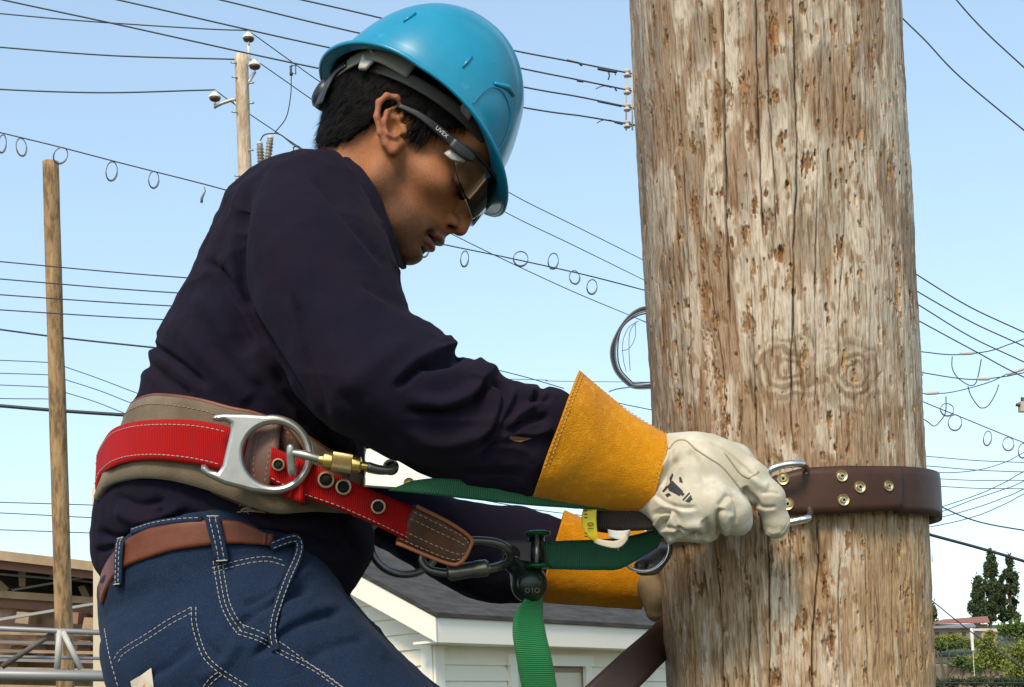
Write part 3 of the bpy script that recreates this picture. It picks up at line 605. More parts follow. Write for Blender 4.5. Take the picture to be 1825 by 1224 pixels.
wire([(1590, 838), (1652, 841), (1700, 842), (1750, 836), (1795, 822), (1825, 806), (1950, 740)], 19, 1.8, 'thin wire curving upward across the level wires at right')
for i, (a, b, c) in enumerate(((908, 884, 840), (918, 890, 857), (926, 906, 871), (939, 921, 880))): wire([(1560, a+12), (1656, a), (1735, b), (1790, (b+c)/2-2), (1825, c), (1960, c-70)], 19, 1.8, 'thin wire fanning up from the strap at right, '+pos[i]+' of four', group='fanning wires at right')
wire([(1600, 870), (1660, 895), (1735, 927), (1825, 945), (1980, 968)], 14, 3, 'black wire dropping right from the edge of the leather strap'); wire([(1600, 935), (1655, 952), (1740, 975), (1825, 1000), (1980, 1050)], 10, 6.5, 'thick black cable passing in front of the poplar tops', 'cable', 'overhead_cable')
wire([(1600, 1020), (1663, 1072), (1740, 1133), (1825, 1192), (1960, 1280)], 20, 2.6, 'black guy wire running down across the shrubs at right'); wire([(1600, 1215), (1665, 1217), (1825, 1217), (1990, 1217)], 16, 3, 'black level cable along the bottom right corner', 'cable', 'overhead_cable')
tf = thing('line_bracket', P(1822, 725, 18), 'pale line hardware bracket cut by the right picture edge', 'bracket'); u = 18/F
obj('housing', box(P(1824, 725, 18), RIGHT*7*u, FWD*8*u, UP*9*u), mt('beige', (.5, .42, .32), .6), tf, smooth=False)
obj('lug', MB().add(*tube(PP([(1811, 721, 18), (1820, 723, 18)]), 3*u, 8)).add(*tube(PP([(1822, 708, 18), (1822, 720, 18)]), 3*u, 8)), wire_m, tf)

# ---- white clapboard shed
def shed():
    yaw = math.radians(53); ex = np.array([math.cos(yaw), math.sin(yaw), 0]); ey = np.array([-math.sin(yaw), math.cos(yaw), 0])  # ex along the eave side, ey along the gable
    c = P(772, 1150, 12.0); c[2] = 0; C = lambda a, b, z: c+ex*a+ey*b+UPW*z
    LX, LY, ZW, sl_ = 4.6, 2.9, 2.57, math.tan(math.radians(27)); half = LY/2
    r = thing('white_shed', c, 'white clapboard shed with a dark shingle roof behind the worker', 'shed')
    white = mt('clapboard', (.84, .79, .66), .55, var=(2.5, (.74, .68, .55), .5, .75)); trim = mt('trim', (.84, .80, .70), .4); roofm = mt('shingle', (.042, .038, .034), .85, stretch=(1, 1, 6), var=(4, (.085, .08, .072), .4, .65), bump=(60, .8, .02))
    mb = MB(); bh = .135                        # lapped boards on the eave wall, wedge section
    wx0, wx1, wz1 = .98, 2.25, 2.16             # window opening on the eave wall
    def board(o, d, n_, x0, x1, z):
        for k in (0,):
            p = [o+d*x0+UPW*z, o+d*x1+UPW*z, o+d*x1+UPW*(z+bh), o+d*x0+UPW*(z+bh)]; q = [p[0]-n_*.022, p[1]-n_*.022, p[2]-n_*.002, p[3]-n_*.002]; b = [w_+n_*.02 for w_ in p]
            mb.add(np.array(q+b), [(0, 1, 2, 3), (0, 4, 5, 1), (3, 2, 6, 7), (0, 3, 7, 4), (1, 5, 6, 2)])
    nz_ = int(ZW/bh)
    for i in range(nz_+1):
        z = i*bh
        if z < wz1-.02 and z > .5: board(c, ex, ey, .09, wx0, z); board(c, ex, ey, wx1, LX, z)
        else: board(c, ex, ey, .09, LX, z)
    for i in range(int((ZW+half*sl_)/bh)):
        z = i*bh; cut = max(0, (z-ZW+.12)/sl_); y0, y1 = .09+cut, LY-cut
        if y1 > y0+.1: board(c, ey, ex, y0, y1, z)
    obj('siding', mb, white, r, smooth=False)
    core = MB(); core.add(*prism([C(.03, .03, 0), C(LX, .03, 0), C(LX, LY, 0), C(.03, LY, 0)], UPW*ZW)); core.add(*prism([C(.035, .03, ZW), C(.035, LY, ZW), C(.035, half, ZW+half*sl_-.03)], ex*(LX-.04)))
    obj('wall', core, white, r, smooth=False)
    obj('corner_board', MB().add(*box(C(.03, -.03, ZW/2), ex*.06, ey*.012, UPW*ZW/2)).add(*box(C(-.03, .045, ZW/2), ex*.012, ey*.06, UPW*ZW/2)), trim, r, smooth=False)
    ov = .28; th = .03
    rf = MB()
    for sgn in (0, 1):
        e0 = -ov if sgn == 0 else LY+ov; ze = ZW-ov*sl_+.10; zr = ZW+half*sl_+.10
        rf.add(*prism([C(-ov-.03, e0-(.03 if not sgn else -.03), ze-.01), C(LX+ov, e0-(.03 if not sgn else -.03), ze-.01), C(LX+ov, half, zr), C(-ov-.03, half, zr)], UPW*.035))
    obj('roof', rf, roofm, r, smooth=False)
    fb = MB(); zb = ZW-ov*sl_+.09
    fb.add(*box(C((LX)/2, -ov+.012, zb-.10), ex*(LX/2+ov), ey*.012, UPW*.10))
    for sgn in (-1, 1):
        a = C(-ov+.012, half, ZW+half*sl_+.09); e = C(-ov+.012, half+sgn*(half+ov), zb); dn = UPW*.2
        fb.add(*prism([a, e, e-dn, a-dn], -ex*.024))
    obj('fascia', fb, trim, r, smooth=False)
    obj('soffit', box(C(LX/2, -ov/2+.01, zb-.19), ex*(LX/2+ov-.03), ey*(ov/2-.01), UPW*.01), trim, r, smooth=False)
    wn = MB(); W = lambda x0, x1, z0, z1, d_, t: wn.add(*box(C((x0+x1)/2, d_, (z0+z1)/2), ex*(x1-x0)/2, ey*t, UPW*(z1-z0)/2))
    W(wx0, wx0+.1, .5, wz1, -.03, .02); W(wx1-.1, wx1, .5, wz1, -.03, .02); W(wx0-.03, wx1+.03, wz1, wz1+.1, -.03, .025)
    wo_ = obj('window_frame', wn, trim, r, smooth=False)
    wn = MB(); W(wx0+.1, wx1-.1, .5, wz1, .02, .006); obj('pane', wn, mt('shade', (.66, .60, .46), .5), wo_, smooth=False)
    wn = MB(); W((wx0+wx1)/2+.05, (wx0+wx1)/2+.09, .5, wz1, .005, .01); W(wx0+.1, wx1-.1, wz1-.05, wz1-.001, .005, .008); obj('mullion', wn, mt('mull', (.25, .18, .12), .5), wo_, smooth=False)
shed()

# ---- far left: terraced mill building and a steel truss railing
def mill():
    d = 38; u = d/F; r = thing('mill_building', P(90, 1230, d)*np.array([1, 1, 0]), 'brown industrial building with a long tan roof edge behind the railing at left', 'building')
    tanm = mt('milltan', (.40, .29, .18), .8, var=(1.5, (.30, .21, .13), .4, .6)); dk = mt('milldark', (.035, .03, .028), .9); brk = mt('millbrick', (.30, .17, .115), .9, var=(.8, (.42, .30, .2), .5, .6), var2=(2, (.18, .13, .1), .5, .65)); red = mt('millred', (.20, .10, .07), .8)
    lit = mt('millpost', (.55, .42, .26), .7)  # sunlit brightness put into the column colour
    def q(name, pts, m, dp=0, th=2.0): mb = MB(); mb.add(*prism(PP([(x, y, d+dp) for x, y in pts]), FWD*th)); obj(name, mb, m, r, smooth=False)
    q('roof', [(-260, 950), (0, 981), (420, 1030), (420, 1046), (0, 998), (-260, 968)], tanm, -1.5, 9); q('roof_fascia', [(-260, 968), (0, 998), (420, 1046), (420, 1058), (0, 1014), (-260, 984)], red, -1.2, 8.5)
    q('interior', [(-260, 980), (420, 1050), (420, 1240), (-260, 1240)], dk, 4, 3)  # near-black block paints the shade under the roof
    for i, pts in enumerate(([(32, 1008), (47, 1008), (45, 1045), (34, 1045)], [(-4, 1030), (16, 1048), (10, 1056), (-20, 1040)], [(138, 1045), (150, 1043), (160, 1062), (146, 1062)], [(92, 1020), (101, 1018), (101, 1032), (86, 1030)], [(-90, 1000), (-76, 1000), (-76, 1045), (-90, 1045)], [(230, 1046), (243, 1046), (243, 1085), (230, 1085)])): q('column', pts, lit, 1.5+.1*i, .5)
    q('beam', [(-260, 1012), (0, 1021), (180, 1037), (180, 1040), (0, 1025), (-260, 1016)], mt('millgrey', (.33, .33, .33), .6), 1, .2); q('beam', [(20, 1050), (100, 1036), (180, 1022), (180, 1025), (100, 1040), (22, 1053)], mt('millgrey'), .8, .2)
    q('slab', [(-260, 1040), (0, 1052), (420, 1082), (420, 1094), (0, 1065), (-260, 1052)], tanm, 0, 4)
    q('parapet', [(-260, 1052), (0, 1065), (420, 1094), (420, 1118), (0, 1082), (-260, 1068)], red, .2, 4); q('beam', [(-260, 1125), (0, 1101), (170, 1073), (172, 1077), (0, 1106), (-260, 1130)], mt('millgrey'), -2, .3)
    q('wall', [(-260, 1068), (0, 1082), (420, 1118), (420, 1330), (-260, 1330)], brk, .5, 4)
    for i, (x, y) in enumerate(((20, 1160), (60, 1155), (140, 1150), (150, 1180), (10, 1190), (30, 1100), (118, 1100), (150, 1110))): q('masonry_pier', [(x, y-10), (x+22, y-8), (x+20, y+12), (x-4, y+10)], tanm if i % 2 else brk, -.3-.1*i, 1)
    for i in range(7): q('ledge', [(-260, 1120+i*16), (420, 1134+i*16), (420, 1139+i*16), (-260, 1125+i*16)], mt('millstep', (.22, .20, .20), .8) if i % 2 else tanm, -.6-.35*i, .5)
mill()
def railing():
    d = 7.5; u = d/F; r = thing('truss_railing', P(100, 1330, d)*np.array([1, 1, 0]), 'grey steel truss railing in the bottom left corner', 'railing')
    T = lambda nm, pts, rr, m: obj(nm, tube(PP([(x, y, d+z) for x, y, z in pts]), rr*u, 12), m, r)
    g = mt('railgrey', (.25, .26, .27), .45, .3); wh = mt('railwhite', (.48, .47, .44), .45); dk = mt('raildark', (.10, .085, .075), .6)
    T('top_rail', [(-260, 1110, 0), (0, 1120, 0), (420, 1137, 0)], 5, g); T('lower_rail', [(-260, 1198, -.05), (0, 1202, -.05), (420, 1208, -.05)], 10, g); T('mid_rail', [(-260, 1166, .1), (0, 1170, .1), (420, 1178, .1)], 3, mt('railshade', (.2, .21, .22), .5))
    T('post', [(107, 1122, 0), (102, 1192, 0)], 6, wh); T('brace', [(112, 1125, -.02), (144, 1192, -.02)], 5, wh); T('brace', [(95, 1128, .03), (4, 1188, .03)], 5, dk); T('rail_foot', [(-200, 1200, 0), (-200, 1700, 0)], 8, g); T('rail_foot', [(300, 1206, 0), (300, 1700, 0)], 8, g)
railing()
sg = thing('sign_tower', P(172, 1000, 30)*np.array([1, 1, 0]), 'narrow beige sign tower with a letter P half hidden behind the hip of the worker', 'sign'); u = 30/F
obj('tower', prism(PP([(166, 908, 30), (205, 910, 30), (205, 1500, 30), (166, 1500, 30)]), FWD*.6), mt('signbeige', (.62, .52, .38), .7), sg, smooth=False)
obj('sign_panel', prism(PP([(164, 868, 29.9), (207, 871, 29.9), (207, 906, 29.9), (164, 905, 29.9)]), FWD*.5), mt('signpale', (.72, .64, .5), .6), sg, smooth=False)
tc_ = bpy.data.curves.new('letter', 'FONT'); tc_.body = 'P'; tc_.size = 22*u; tc_.extrude = .01
to_ = bpy.data.objects.new('letter', tc_); S.collection.objects.link(to_); tv, tf_ = evald(to_); bpy.data.objects.remove(to_)
obj('letter', (P(166, 896, 29.87)+tv[:, :1]*RIGHT+tv[:, 1:2]*UP-tv[:, 2:]*FWD, tf_), mt('letterg', (.12, .12, .12), .6), sg, smooth=False)

# ---- trees, shrubs and houses on the right
def leaf_cloud(cs, n, size, seed, flat=.5):   # cs: list of (centre, radii); small bent leaf clumps through the volume
    g = np.random.default_rng(seed); V = []; Fc = []; k = 0; vol = np.array([np.prod(r) for _, r in cs])**.67; pick = g.choice(len(cs), n, p=vol/vol.sum())
    D = g.normal(size=(n, 3)); D /= np.linalg.norm(D, axis=1)[:, None]; R = np.abs(g.normal(size=n))*.42+.25*g.random(n)
    C = np.array([c for c, _ in cs])[pick]+D*R[:, None]*np.array([r for _, r in cs])[pick]
    keep = noise(C/size*.16, 1, seed, 2) > .2; C = C[keep]; D = D[keep]
    for c, dv in zip(C, D):
        a = g.normal(size=3)+dv*.6; a /= np.linalg.norm(a); b = np.cross(a, g.normal(size=3)); b /= np.linalg.norm(b); s = size*g.uniform(.5, 1.3)
        e = np.cross(a, b); V += [c-b*s*.5, c+e*s*.32+a*s*.12, c+b*s*.5, c-e*s*.32+a*s*.12]; Fc.append((k, k+1, k+2, k+3)); k += 4
    return np.array(V), Fc
def tree(name, x, y0, y1, d, cs, n, size, mm, label, cat, seed, group=None, trunk=True):
    base = P(x, y0, d); u = d/F; g = gz(base[0], base[1]); base[2] = min(base[2], g+.1) if trunk else base[2]
    r = thing(name, base, label, cat, group)
    cl = [(P(cx, cy, d+dz*u), np.array([rx, (rx+rz)/2, rz])*u) for cx, cy, rx, rz, dz in cs]
    obj('crown', leaf_cloud(cl, n, size, seed), mm, r, smooth=False)
    tb = MB(); top = P(cs[0][0], cs[0][1], d); tb.add(*tube(crom(np.array([base-UPW*1.5, (base+top)/2+RIGHT*.1, top]), 8), np.linspace(4*u, 1*u, 8), 8))
    for c, rr in cl[1:6]: m_ = base*.55+top*.45; tb.add(*tube(crom(np.array([m_, (m_+c)/2-UPW*.1*u, c]), 6), np.linspace(1.8*u, .5*u, 6), 6))
    obj('trunk', tb, mt('bark', (.12, .09, .06), .9), r)
pop = mt('poplar_leaf', (.035, .062, .018), .7, var=(2, (.06, .085, .028), .4, .6)); shr = mt('shrub_leaf', (.10, .16, .025), .75, var=(1.2, (.06, .10, .02), .4, .6)); yel = mt('yellow_leaf', (.22, .235, .035), .75, var=(1.2, (.13, .16, .025), .4, .6)); drk = mt('dark_leaf', (.04, .06, .02), .8)
def column(x, yt, yb, w):
    out = []
    for i in range(60):
        q = random.random()**.8; y = yt+(yb-yt)*q; hw = w*(.12+1.05*min(1, q*1.5)**.8)*(1 if q < .8 else .8); r_ = random.uniform(4.0, 7.0); out.append((x+random.uniform(-1, 1)*hw, y, r_, r_*random.uniform(1.2, 1.9), random.uniform(-hw, hw)))
    return [(x, yt, 2.5, 6, 0)]+out
tree('poplar_tree', 1762, 1118, 978, 190, column(1765, 982, 1105, 13), 26000, .36, pop, 'tallest dark poplar in the middle of the three columns at right', 'tree', 11, 'poplars on the hill')
tree('poplar_tree', 1742, 1118, 1025, 188, column(1743, 1032, 1105, 12), 18000, .36, pop, 'shortest dark poplar, left of the three columns at right', 'tree', 12, 'poplars on the hill')
tree('poplar_tree', 1800, 1118, 990, 192, column(1797, 996, 1102, 17), 28000, .36, pop, 'dark poplar nearest the right picture edge', 'tree', 13, 'poplars on the hill')
tree('evergreen_tree', 1655, 1120, 1080, 180, column(1662, 1080, 1130, 9), 1500, .4, pop, 'small dark tree just showing at the right edge of the big pole', 'tree', 14)
tree('round_tree', 1800, 1150, 1100, 120, [(1812, 1122, 26, 20, 0), (1785, 1122, 16, 13, 0), (1840, 1130, 26, 22, 0)], 3200, .28, shr, 'round green tree in front of the poplars', 'tree', 15)
tree('golden_shrub', 1765, 1205, 1130, 90, [(1760, 1150, 20, 22, 0), (1748, 1178, 24, 20, 0), (1782, 1175, 22, 22, 0), (1765, 1130, 10, 8, 0)], 5200, .2, yel, 'golden green bushy tree in front of the small shelter', 'shrub', 16)
tree('sloping_shrub', 1815, 1225, 1150, 80, [(1820, 1160, 30, 22, 0), (1810, 1195, 26, 24, 0), (1840, 1200, 30, 30, 0)], 5200, .18, yel, 'yellow green bush cut by the right picture edge', 'shrub', 17)
tree('flat_topped_tree', 1680, 1205, 1145, 85, [(1675, 1152, 26, 9, 0), (1705, 1150, 20, 8, 0), (1650, 1158, 20, 9, 0)], 3000, .17, shr, 'low flat topped tree with a bare forked stem beside the big pole', 'shrub', 18)
tree('green_bush', 1712, 1215, 1165, 84, [(1712, 1180, 22, 14, 0), (1735, 1190, 14, 12, 0)], 2400, .17, shr, 'green bush below the white post', 'shrub', 19)
tree('low_hedge', 1735, 1240, 1205, 70, [(1665, 1218, 26, 10, 0), (1700, 1216, 26, 10, 0), (1740, 1214, 30, 11, 0), (1785, 1215, 30, 12, 0), (1825, 1216, 30, 12, 0)], 6500, .13, drk, 'dark clipped hedge along the bottom right', 'hedge', 20)
tree('long_hedge', 1700, 1165, 1135, 100, [(1660, 1140, 26, 9, 0), (1695, 1138, 26, 8, 0), (1730, 1146, 20, 12, 0)], 3200, .2, yel, 'long yellow green hedge under the red roof', 'hedge', 21)
def house(name, px, d, roof_c, label, hh=26):
    r = thing(name, P((px[0]+px[2])/2, px[3], d), label, 'house'); x0, y0, x1, y1 = px; u = d/F
    W = obj('wall', prism(PP([(x0, y1-8, d), (x1, y1-8, d), (x1, y1+hh, d), (x0, y1+hh, d)]), FWD*6), mt('housewall', (.34, .25, .17), .85, var=(.6, (.22, .16, .1), .4, .6)), r, smooth=False)
    a = PP([(x0-4, y1-8, d-.6), (x1+4, y1-10, d-.6)]); b = PP([(x1, y0, d+4), (x0+(x1-x0)*.12, y0+6, d+4)])
    obj('roof', prism([a[0], a[1], b[0], b[1]], UPW*.15), mt(*roof_c), r, smooth=False)
    for i in range(3): xx = x0+(x1-x0)*(.2+.28*i); obj('window', prism(PP([(xx, y1-2, d-.05), (xx+7, y1-2, d-.05), (xx+7, y1+8, d-.05), (xx, y1+8, d-.05)]), FWD*.1), mt('winglass', (.05, .06, .07), .2), r, smooth=False)
house('red_roofed_house', (1668, 1100, 1760, 1120), 170, ('redroof', (.28, .12, .085), .85), 'long house with a red tiled roof left of the poplars')
house('grey_roofed_house', (1650, 1113, 1735, 1128), 150, ('greyroof', (.22, .22, .25), .8), 'low house with a slate grey roof below the red roof', 20)
house('brick_house', (1690, 1168, 1800, 1195), 110, ('brownroof', (.20, .15, .12), .8), 'brown brick house behind the shrubs at bottom right', 30)
sh_ = thing('garden_shelter', P(1760, 1140, 100), 'small pale shelter poking above the golden shrub', 'shelter')
obj('roof', prism(PP([(1744, 1124, 100), (1752, 1120, 100), (1776, 1120, 100), (1778, 1126, 100)]), FWD*2), mt('paleroof', (.58, .52, .45), .7), sh_, smooth=False); obj('wall', prism(PP([(1749, 1126, 100.1), (1776, 1126, 100.1), (1776, 1160, 100.1), (1749, 1160, 100.1)]), FWD*1.6), mt('palewall', (.40, .30, .2), .8), sh_, smooth=False)
obj('white_post', lathe(P(1734, 1161, 70), UPW, [(.5*70/F, -2.5), (.5*70/F, 0), (2.6*70/F, .05), (2.8*70/F, .55), (3.2*70/F, .6), (3.2*70/F, 1.0), (2.4*70/F, 1.12)], 14), mt('whitepin'), cent=True, label='white marker post standing among the hedges', cat='post', auto=.8)

# ================================================================== THE WORKER
PERSON = thing('person', P(620, 2000, 1.7), 'worker in dark navy shirt and blue jeans gripping a strap beside the big pole', 'person')
shirt_m = mt('shirt', (.0100, .0095, .0215), .95, sheen=.02, spec=.06, var=(9, (.0145, .0100, .0185), .35, .65), var2=(1100, (.022, .018, .034), .52, .8), bump=(1500, .5, .0008), bump2=(85, .35, .002))
denim_m = mt('denim', (.0062, .0150, .040), .9, sheen=.03, spec=.15, var=(14, (.0095, .0215, .053), .35, .65), bump=(1400, .5, .0008), bump2=(50, .3, .002), var2=(800, (.030, .052, .095), .48, .78))
# ---- shirt
torso = ribloft([(582, 262, 690, 380, 1.70, .06), (560, 268, 704, 440, 1.70, .09), (490, 287, 712, 480, 1.70, .15), (408, 340, 716, 560, 1.70, .185), (352, 440, 700, 640, 1.70, .185), (318, 525, 680, 720, 1.70, .18), (268, 618, 665, 790, 1.70, .17),
                 (242, 715, 655, 850, 1.70, .155), (205, 800, 655, 905, 1.70, .148), (168, 890, 662, 940, 1.70, .145), (160, 950, 665, 985, 1.70, .135), (168, 1010, 640, 1040, 1.70, .120), (215, 1070, 610, 1075, 1.70, .105)], e=2.3)
arm = ribloft([(470, 330, 610, 280, 1.575, .06), (425, 420, 690, 420, 1.555, .085), (437, 510, 714, 508, 1.54, .09), (478, 615, 736, 561, 1.525, .088), (530, 705, 785, 600, 1.51, .085), (585, 762, 806, 632, 1.505, .080),
               (648, 792, 850, 653, 1.51, .076), (750, 845, 904, 680, 1.525, .070), (850, 876, 955, 691, 1.54, .064), (945, 895, 1006, 698, 1.555, .058), (1010, 880, 1050, 730, 1.565, .05)])
farm = ribloft([(500, 420, 700, 470, 1.86, .07), (560, 640, 690, 600, 1.89, .075), (620, 900, 740, 800, 1.90, .07), (700, 985, 800, 885, 1.90, .06), (830, 1060, 885, 905, 1.89, .055), (905, 1078, 930, 905, 1.88, .05), (975, 1068, 1000, 930, 1.875, .046), (1030, 1060, 1040, 945, 1.87, .042)])
v, f = remesh(MB().add(*torso).add(*arm).add(*farm), .0042, 7, 1)
N0 = normals(v, f)
v = v+N0*((noise(v, 14, 5, 2)-.5)*.010+(noise(v*np.array([1, 1, .6]), 38, 8, 2)-.5)*.0035)[:, None]
SH = [(((822, 628), (806, 640), (770, 650)), 9, -.010, 0, 1), (((880, 668), (868, 684), (850, 710)), 8, -.007, 0, 1), (((968, 686), (960, 700), (950, 715)), 6, -.007, 0, 1), (((795, 596), (800, 615), (790, 640)), 18, .006), (((846, 640), (858, 660), (850, 680)), 16, .006), (((448, 325), (432, 390), (425, 470), (438, 545), (478, 615), (520, 680), (565, 745)), 7, -.011, .004), (((365, 462), (398, 492), (440, 560)), 9, -.010, .004), (((340, 520), (380, 560), (430, 640), (470, 690)), 16, .006),
      (((380, 480), (420, 560), (455, 640)), 12, -.008), (((276, 590), (268, 612), (320, 650), (375, 695)), 7, -.009, .005), (((250, 640), (300, 680), (345, 712)), 9, -.006, .003), (((300, 560), (350, 620), (420, 690), (450, 720)), 18, .006),
      (((480, 640), (520, 720), (580, 790), (640, 815)), 10, -.010), (((440, 600), (480, 690), (540, 770)), 16, .007), (((522, 520), (538, 590), (556, 670), (590, 760)), 8, -.005, .003), (((560, 520), (600, 620), (640, 720)), 26, .004),
      (((640, 505), (700, 540), (748, 565)), 8, -.003, .003), (((545, 300), (600, 370), (650, 430), (690, 480)), 8, -.004, .002), (((815, 634), (785, 636), (745, 655), (700, 695)), 8, -.013, .007), (((720, 705), (790, 716), (850, 690), (900, 640)), 12, .008),
      (((872, 668), (840, 720), (780, 735), (720, 728)), 7, -.008, .004), (((700, 760), (780, 790), (850, 775), (900, 735), (935, 680)), 14, .007), (((870, 675), (900, 700), (880, 760), (840, 810)), 7, -.009, .004), (((930, 690), (905, 740), (880, 790), (850, 830)), 9, -.008, .004),
      (((960, 715), (930, 735), (895, 765), (870, 800)), 8, .007), (((985, 740), (940, 750), (900, 775)), 6, -.008), (((990, 760), (950, 772), (915, 770), (880, 790)), 8, .006), (((958, 690), (965, 705), (985, 712)), 6, -.008), (((690, 820), (780, 845), (860, 850), (940, 850)), 12, -.005), (((600, 690), (660, 760), (720, 800)), 14, -.004),
      (((200, 905), (260, 930), (330, 910)), 12, .008), (((170, 945), (215, 960), (280, 935), (350, 905)), 8, -.009, .004), (((200, 880), (250, 900), (300, 890)), 8, -.006), (((280, 900), (300, 930), (360, 915)), 7, -.006), (((420, 900), (500, 940), (580, 930)), 12, .007), (((450, 950), (540, 960), (620, 990)), 10, -.008, .004), (((168, 985), (200, 975), (230, 960)), 6, -.006),
      (((640, 880), (610, 930), (640, 990)), 10, -.006), (((500, 905), (560, 900), (620, 880)), 8, -.006), (((600, 700), (680, 640), (740, 600)), 22, .004), (((470, 420), (520, 480), (560, 560)), 30, .003)]
def ridged(q, fr, sd): return (1-abs(2*noise(q, fr, sd, 2)-1))**3
wr_ = ridged(v*np.array([1, 1, 1.7])+(noise(v, 9, 71)[:, None]-.5)*.05, 13, 61)-.3; zone = .35+.65*sst(.45, .6, noise(v, 7, 73))
v = v+normals(v, f)*(wr_*zone*.0042+(ridged(v, 34, 64)-.3)*zone*.0014)[:, None]
v = folds(v, f, SH); SHV, SHF = v, f; SHB = bvh(v, f)
obj('shirt', (v, f), shirt_m, PERSON)
# collar: standing band and folded leaf
def loop3(near, far): return PP(near+far+[near[0]])
cA = loop3([(556, 286, 1.70), (590, 296, 1.64), (630, 332, 1.60), (664, 388, 1.595), (692, 440, 1.605), (712, 478, 1.65)], [(722, 470, 1.72), (690, 400, 1.79), (620, 310, 1.80), (575, 280, 1.76)])
cB = loop3([(574, 262, 1.70), (606, 272, 1.65), (648, 306, 1.618), (684, 368, 1.612), (702, 420, 1.622), (712, 456, 1.66)], [(714, 448, 1.71), (688, 380, 1.77), (630, 300, 1.775), (590, 265, 1.74)])
rb, smp, _ = ribbon(cA, cB, .004, .003, 8); rv = rb[0]+normals(rb[0], rb[1])*((noise(rb[0], 40, 3, 2)-.5)*.004)[:, None]
obj('collar', MB().add(rv, rb[1], rb[2]), shirt_m, PERSON)

# ---- head
TH = math.radians(36.5); HC = np.array([-.127, .5528, -1.69])
def h2w(p):
    p = np.atleast_2d(np.asarray(p, float)); c, s = math.cos(TH), math.sin(TH)
    return c2w(np.stack([HC[0]+p[:, 0]*c+p[:, 2]*s, HC[1]-p[:, 0]*s+p[:, 2]*c, HC[2]+p[:, 1]], 1))
E0 = np.array([-.005, 0, -.001]); EU = np.array([-.60, 0, .80]); EV = np.array([.80, 0, .60])
def head_sdf():
    s = SDF((-.125, -.105, -.175), (.14, .105, .145), .0015)
    s.ell((-.002, 0, .045), (.097, .076, .086), .001); s.ell((-.035, 0, .02), (.062, .066, .06), .02)
    s.cone((-.022, 0, -.01), (-.014, 0, -.10), .058, .057, .03); s.cone((-.014, 0, -.10), (-.006, 0, -.19), .057, .066, .02)
    s.ell((.045, 0, -.01), (.047, .058, .06), .02); s.ell((.05, 0, -.055), (.044, .046, .045), .02)
    for y in (-1, 1):
        s.chain([(.004, y*.058, -.02), (.012, y*.055, -.056), (.048, y*.036, -.077), (.073, y*.014, -.089)], [.014, .013, .012, .012], .022)
        s.ell((.056, y*.047, -.017), (.024, .018, .015), .018); s.cone((.086, y*.010, .026), (.070, y*.046, .028), .011, .011, .014)
    s.ell((.0755, 0, -.0865), (.0140, .019, .0125), .013)
    s.ell((.076, 0, -.056), (.020, .029, .024), .012); s.ell((.075, 0, .048), (.022, .055, .035), .02)
    for y in (-1, 1): s.ell((.0945, y*.031, .004), (.014, .016, .012), .014, sub=True)
    for y in (-1, 1):
        s.ell((.0765, y*.031, .003), (.0145, .0145, .0135), .004); s.cone((.0885, y*.022, .002), (.083, y*.042, .0), .0035, .0035, .005)
    s.chain([(.086, 0, .018), (.0945, 0, -.002), (.1035, 0, -.021), (.1070, 0, -.0325)], [.0085, .0070, .0080, .0095], .010)
    for y in (-1, 1): s.ell((.0950, y*.0125, -.0345), (.0115, .0070, .0080), .004)
    for y in (-1, 1): s.ell((.0990, y*.0115, -.0385), (.0060, .0042, .0038), .002, sub=True, ax=np.array([[.87, 0, -.5], [0, 1, 0], [.5, 0, .87]]))
    s.cone((.0985, 0, -.040), (.0935, 0, -.050), .004, .005, .006)
    s.ell((.0938, 0, -.0578), (.0090, .022, .0056), .004); s.ell((.0895, 0, -.0708), (.0092, .019, .0058), .004)
    s.ell((.098, 0, -.0643), (.018, .0235, .0017), .002, sub=True); s.ell((.093, 0, -.0785), (.010, .02, .0035), .006, sub=True)
    for y in (-1, 1): s.ell((.088, y*.025, -.0640), (.005, .004, .0045), .005, sub=True)
    return s
hs = head_sdf(); hv0, hf0 = hs.mesh(); hv0 = relax(hv0, hf0, 2); hn0 = normals(hv0, hf0)
def ear(s, y):
    g = lambda v_, u_, o: E0+EV*v_+EU*u_+np.array([0, y*(.071+o), 0])
    s.ell(g(-.004, -.002, .004), (.0125, .005, .024), .004, ax=np.array([EV, [0, 1, 0], EU]))
    s.chain([g(.003, .002, .002), g(.010, .010, .006), g(.011, .020, .008), g(.005, .029, .011), g(-.006, .030, .014), g(-.0145, .022, .016), g(-.017, .006, .016), g(-.0135, -.010, .013), g(-.008, -.021, .009), g(-.001, -.028, .006)], [.002, .0026, .003, .0032, .0033, .0034, .0034, .0034, .004, .0055], .003)
    s.chain([g(.003, .020, .007), g(-.006, .013, .010), g(-.0095, .002, .011), g(-.006, -.010, .010), g(.002, -.013, .008)], [.002, .0028, .0032, .003, .003], .004)
    s.cone(g(.012, -.001, .003), g(.0125, -.007, .004), .0036, .0034, .004); s.cone(g(.001, -.026, .004), g(.008, -.018, .0), .0045, .004, .005)
    s.ell(g(.001, -.002, .010), (.0072, .0085, .0095), .003, sub=True, ax=np.array([EV, [0, 1, 0], EU])); s.ell(g(.002, .013, .012), (.005, .004, .005), .003, sub=True)
ear(hs, 1); ear(hs, -1); hv, hf = hs.mesh(); hv = relax(hv, hf, 1, .4)
hn = normals(hv, hf); X, Y, Z = hv.T
base = np.array([.36, .145, .062]); col = np.tile(base, (len(hv), 1)); nz = noise(hv, 90, 2, 3); nf = noise(hv, 600, 4, 2)
mixf = lambda c, d, w_: c*(1-w_[:, None])+d*w_[:, None]
col *= (.88+.24*nz)[:, None]; col = mixf(col, np.array([.38, .15, .075]), .5*np.exp(-(((X-.06)/.025)**2+((Z+.03)/.022)**2)))
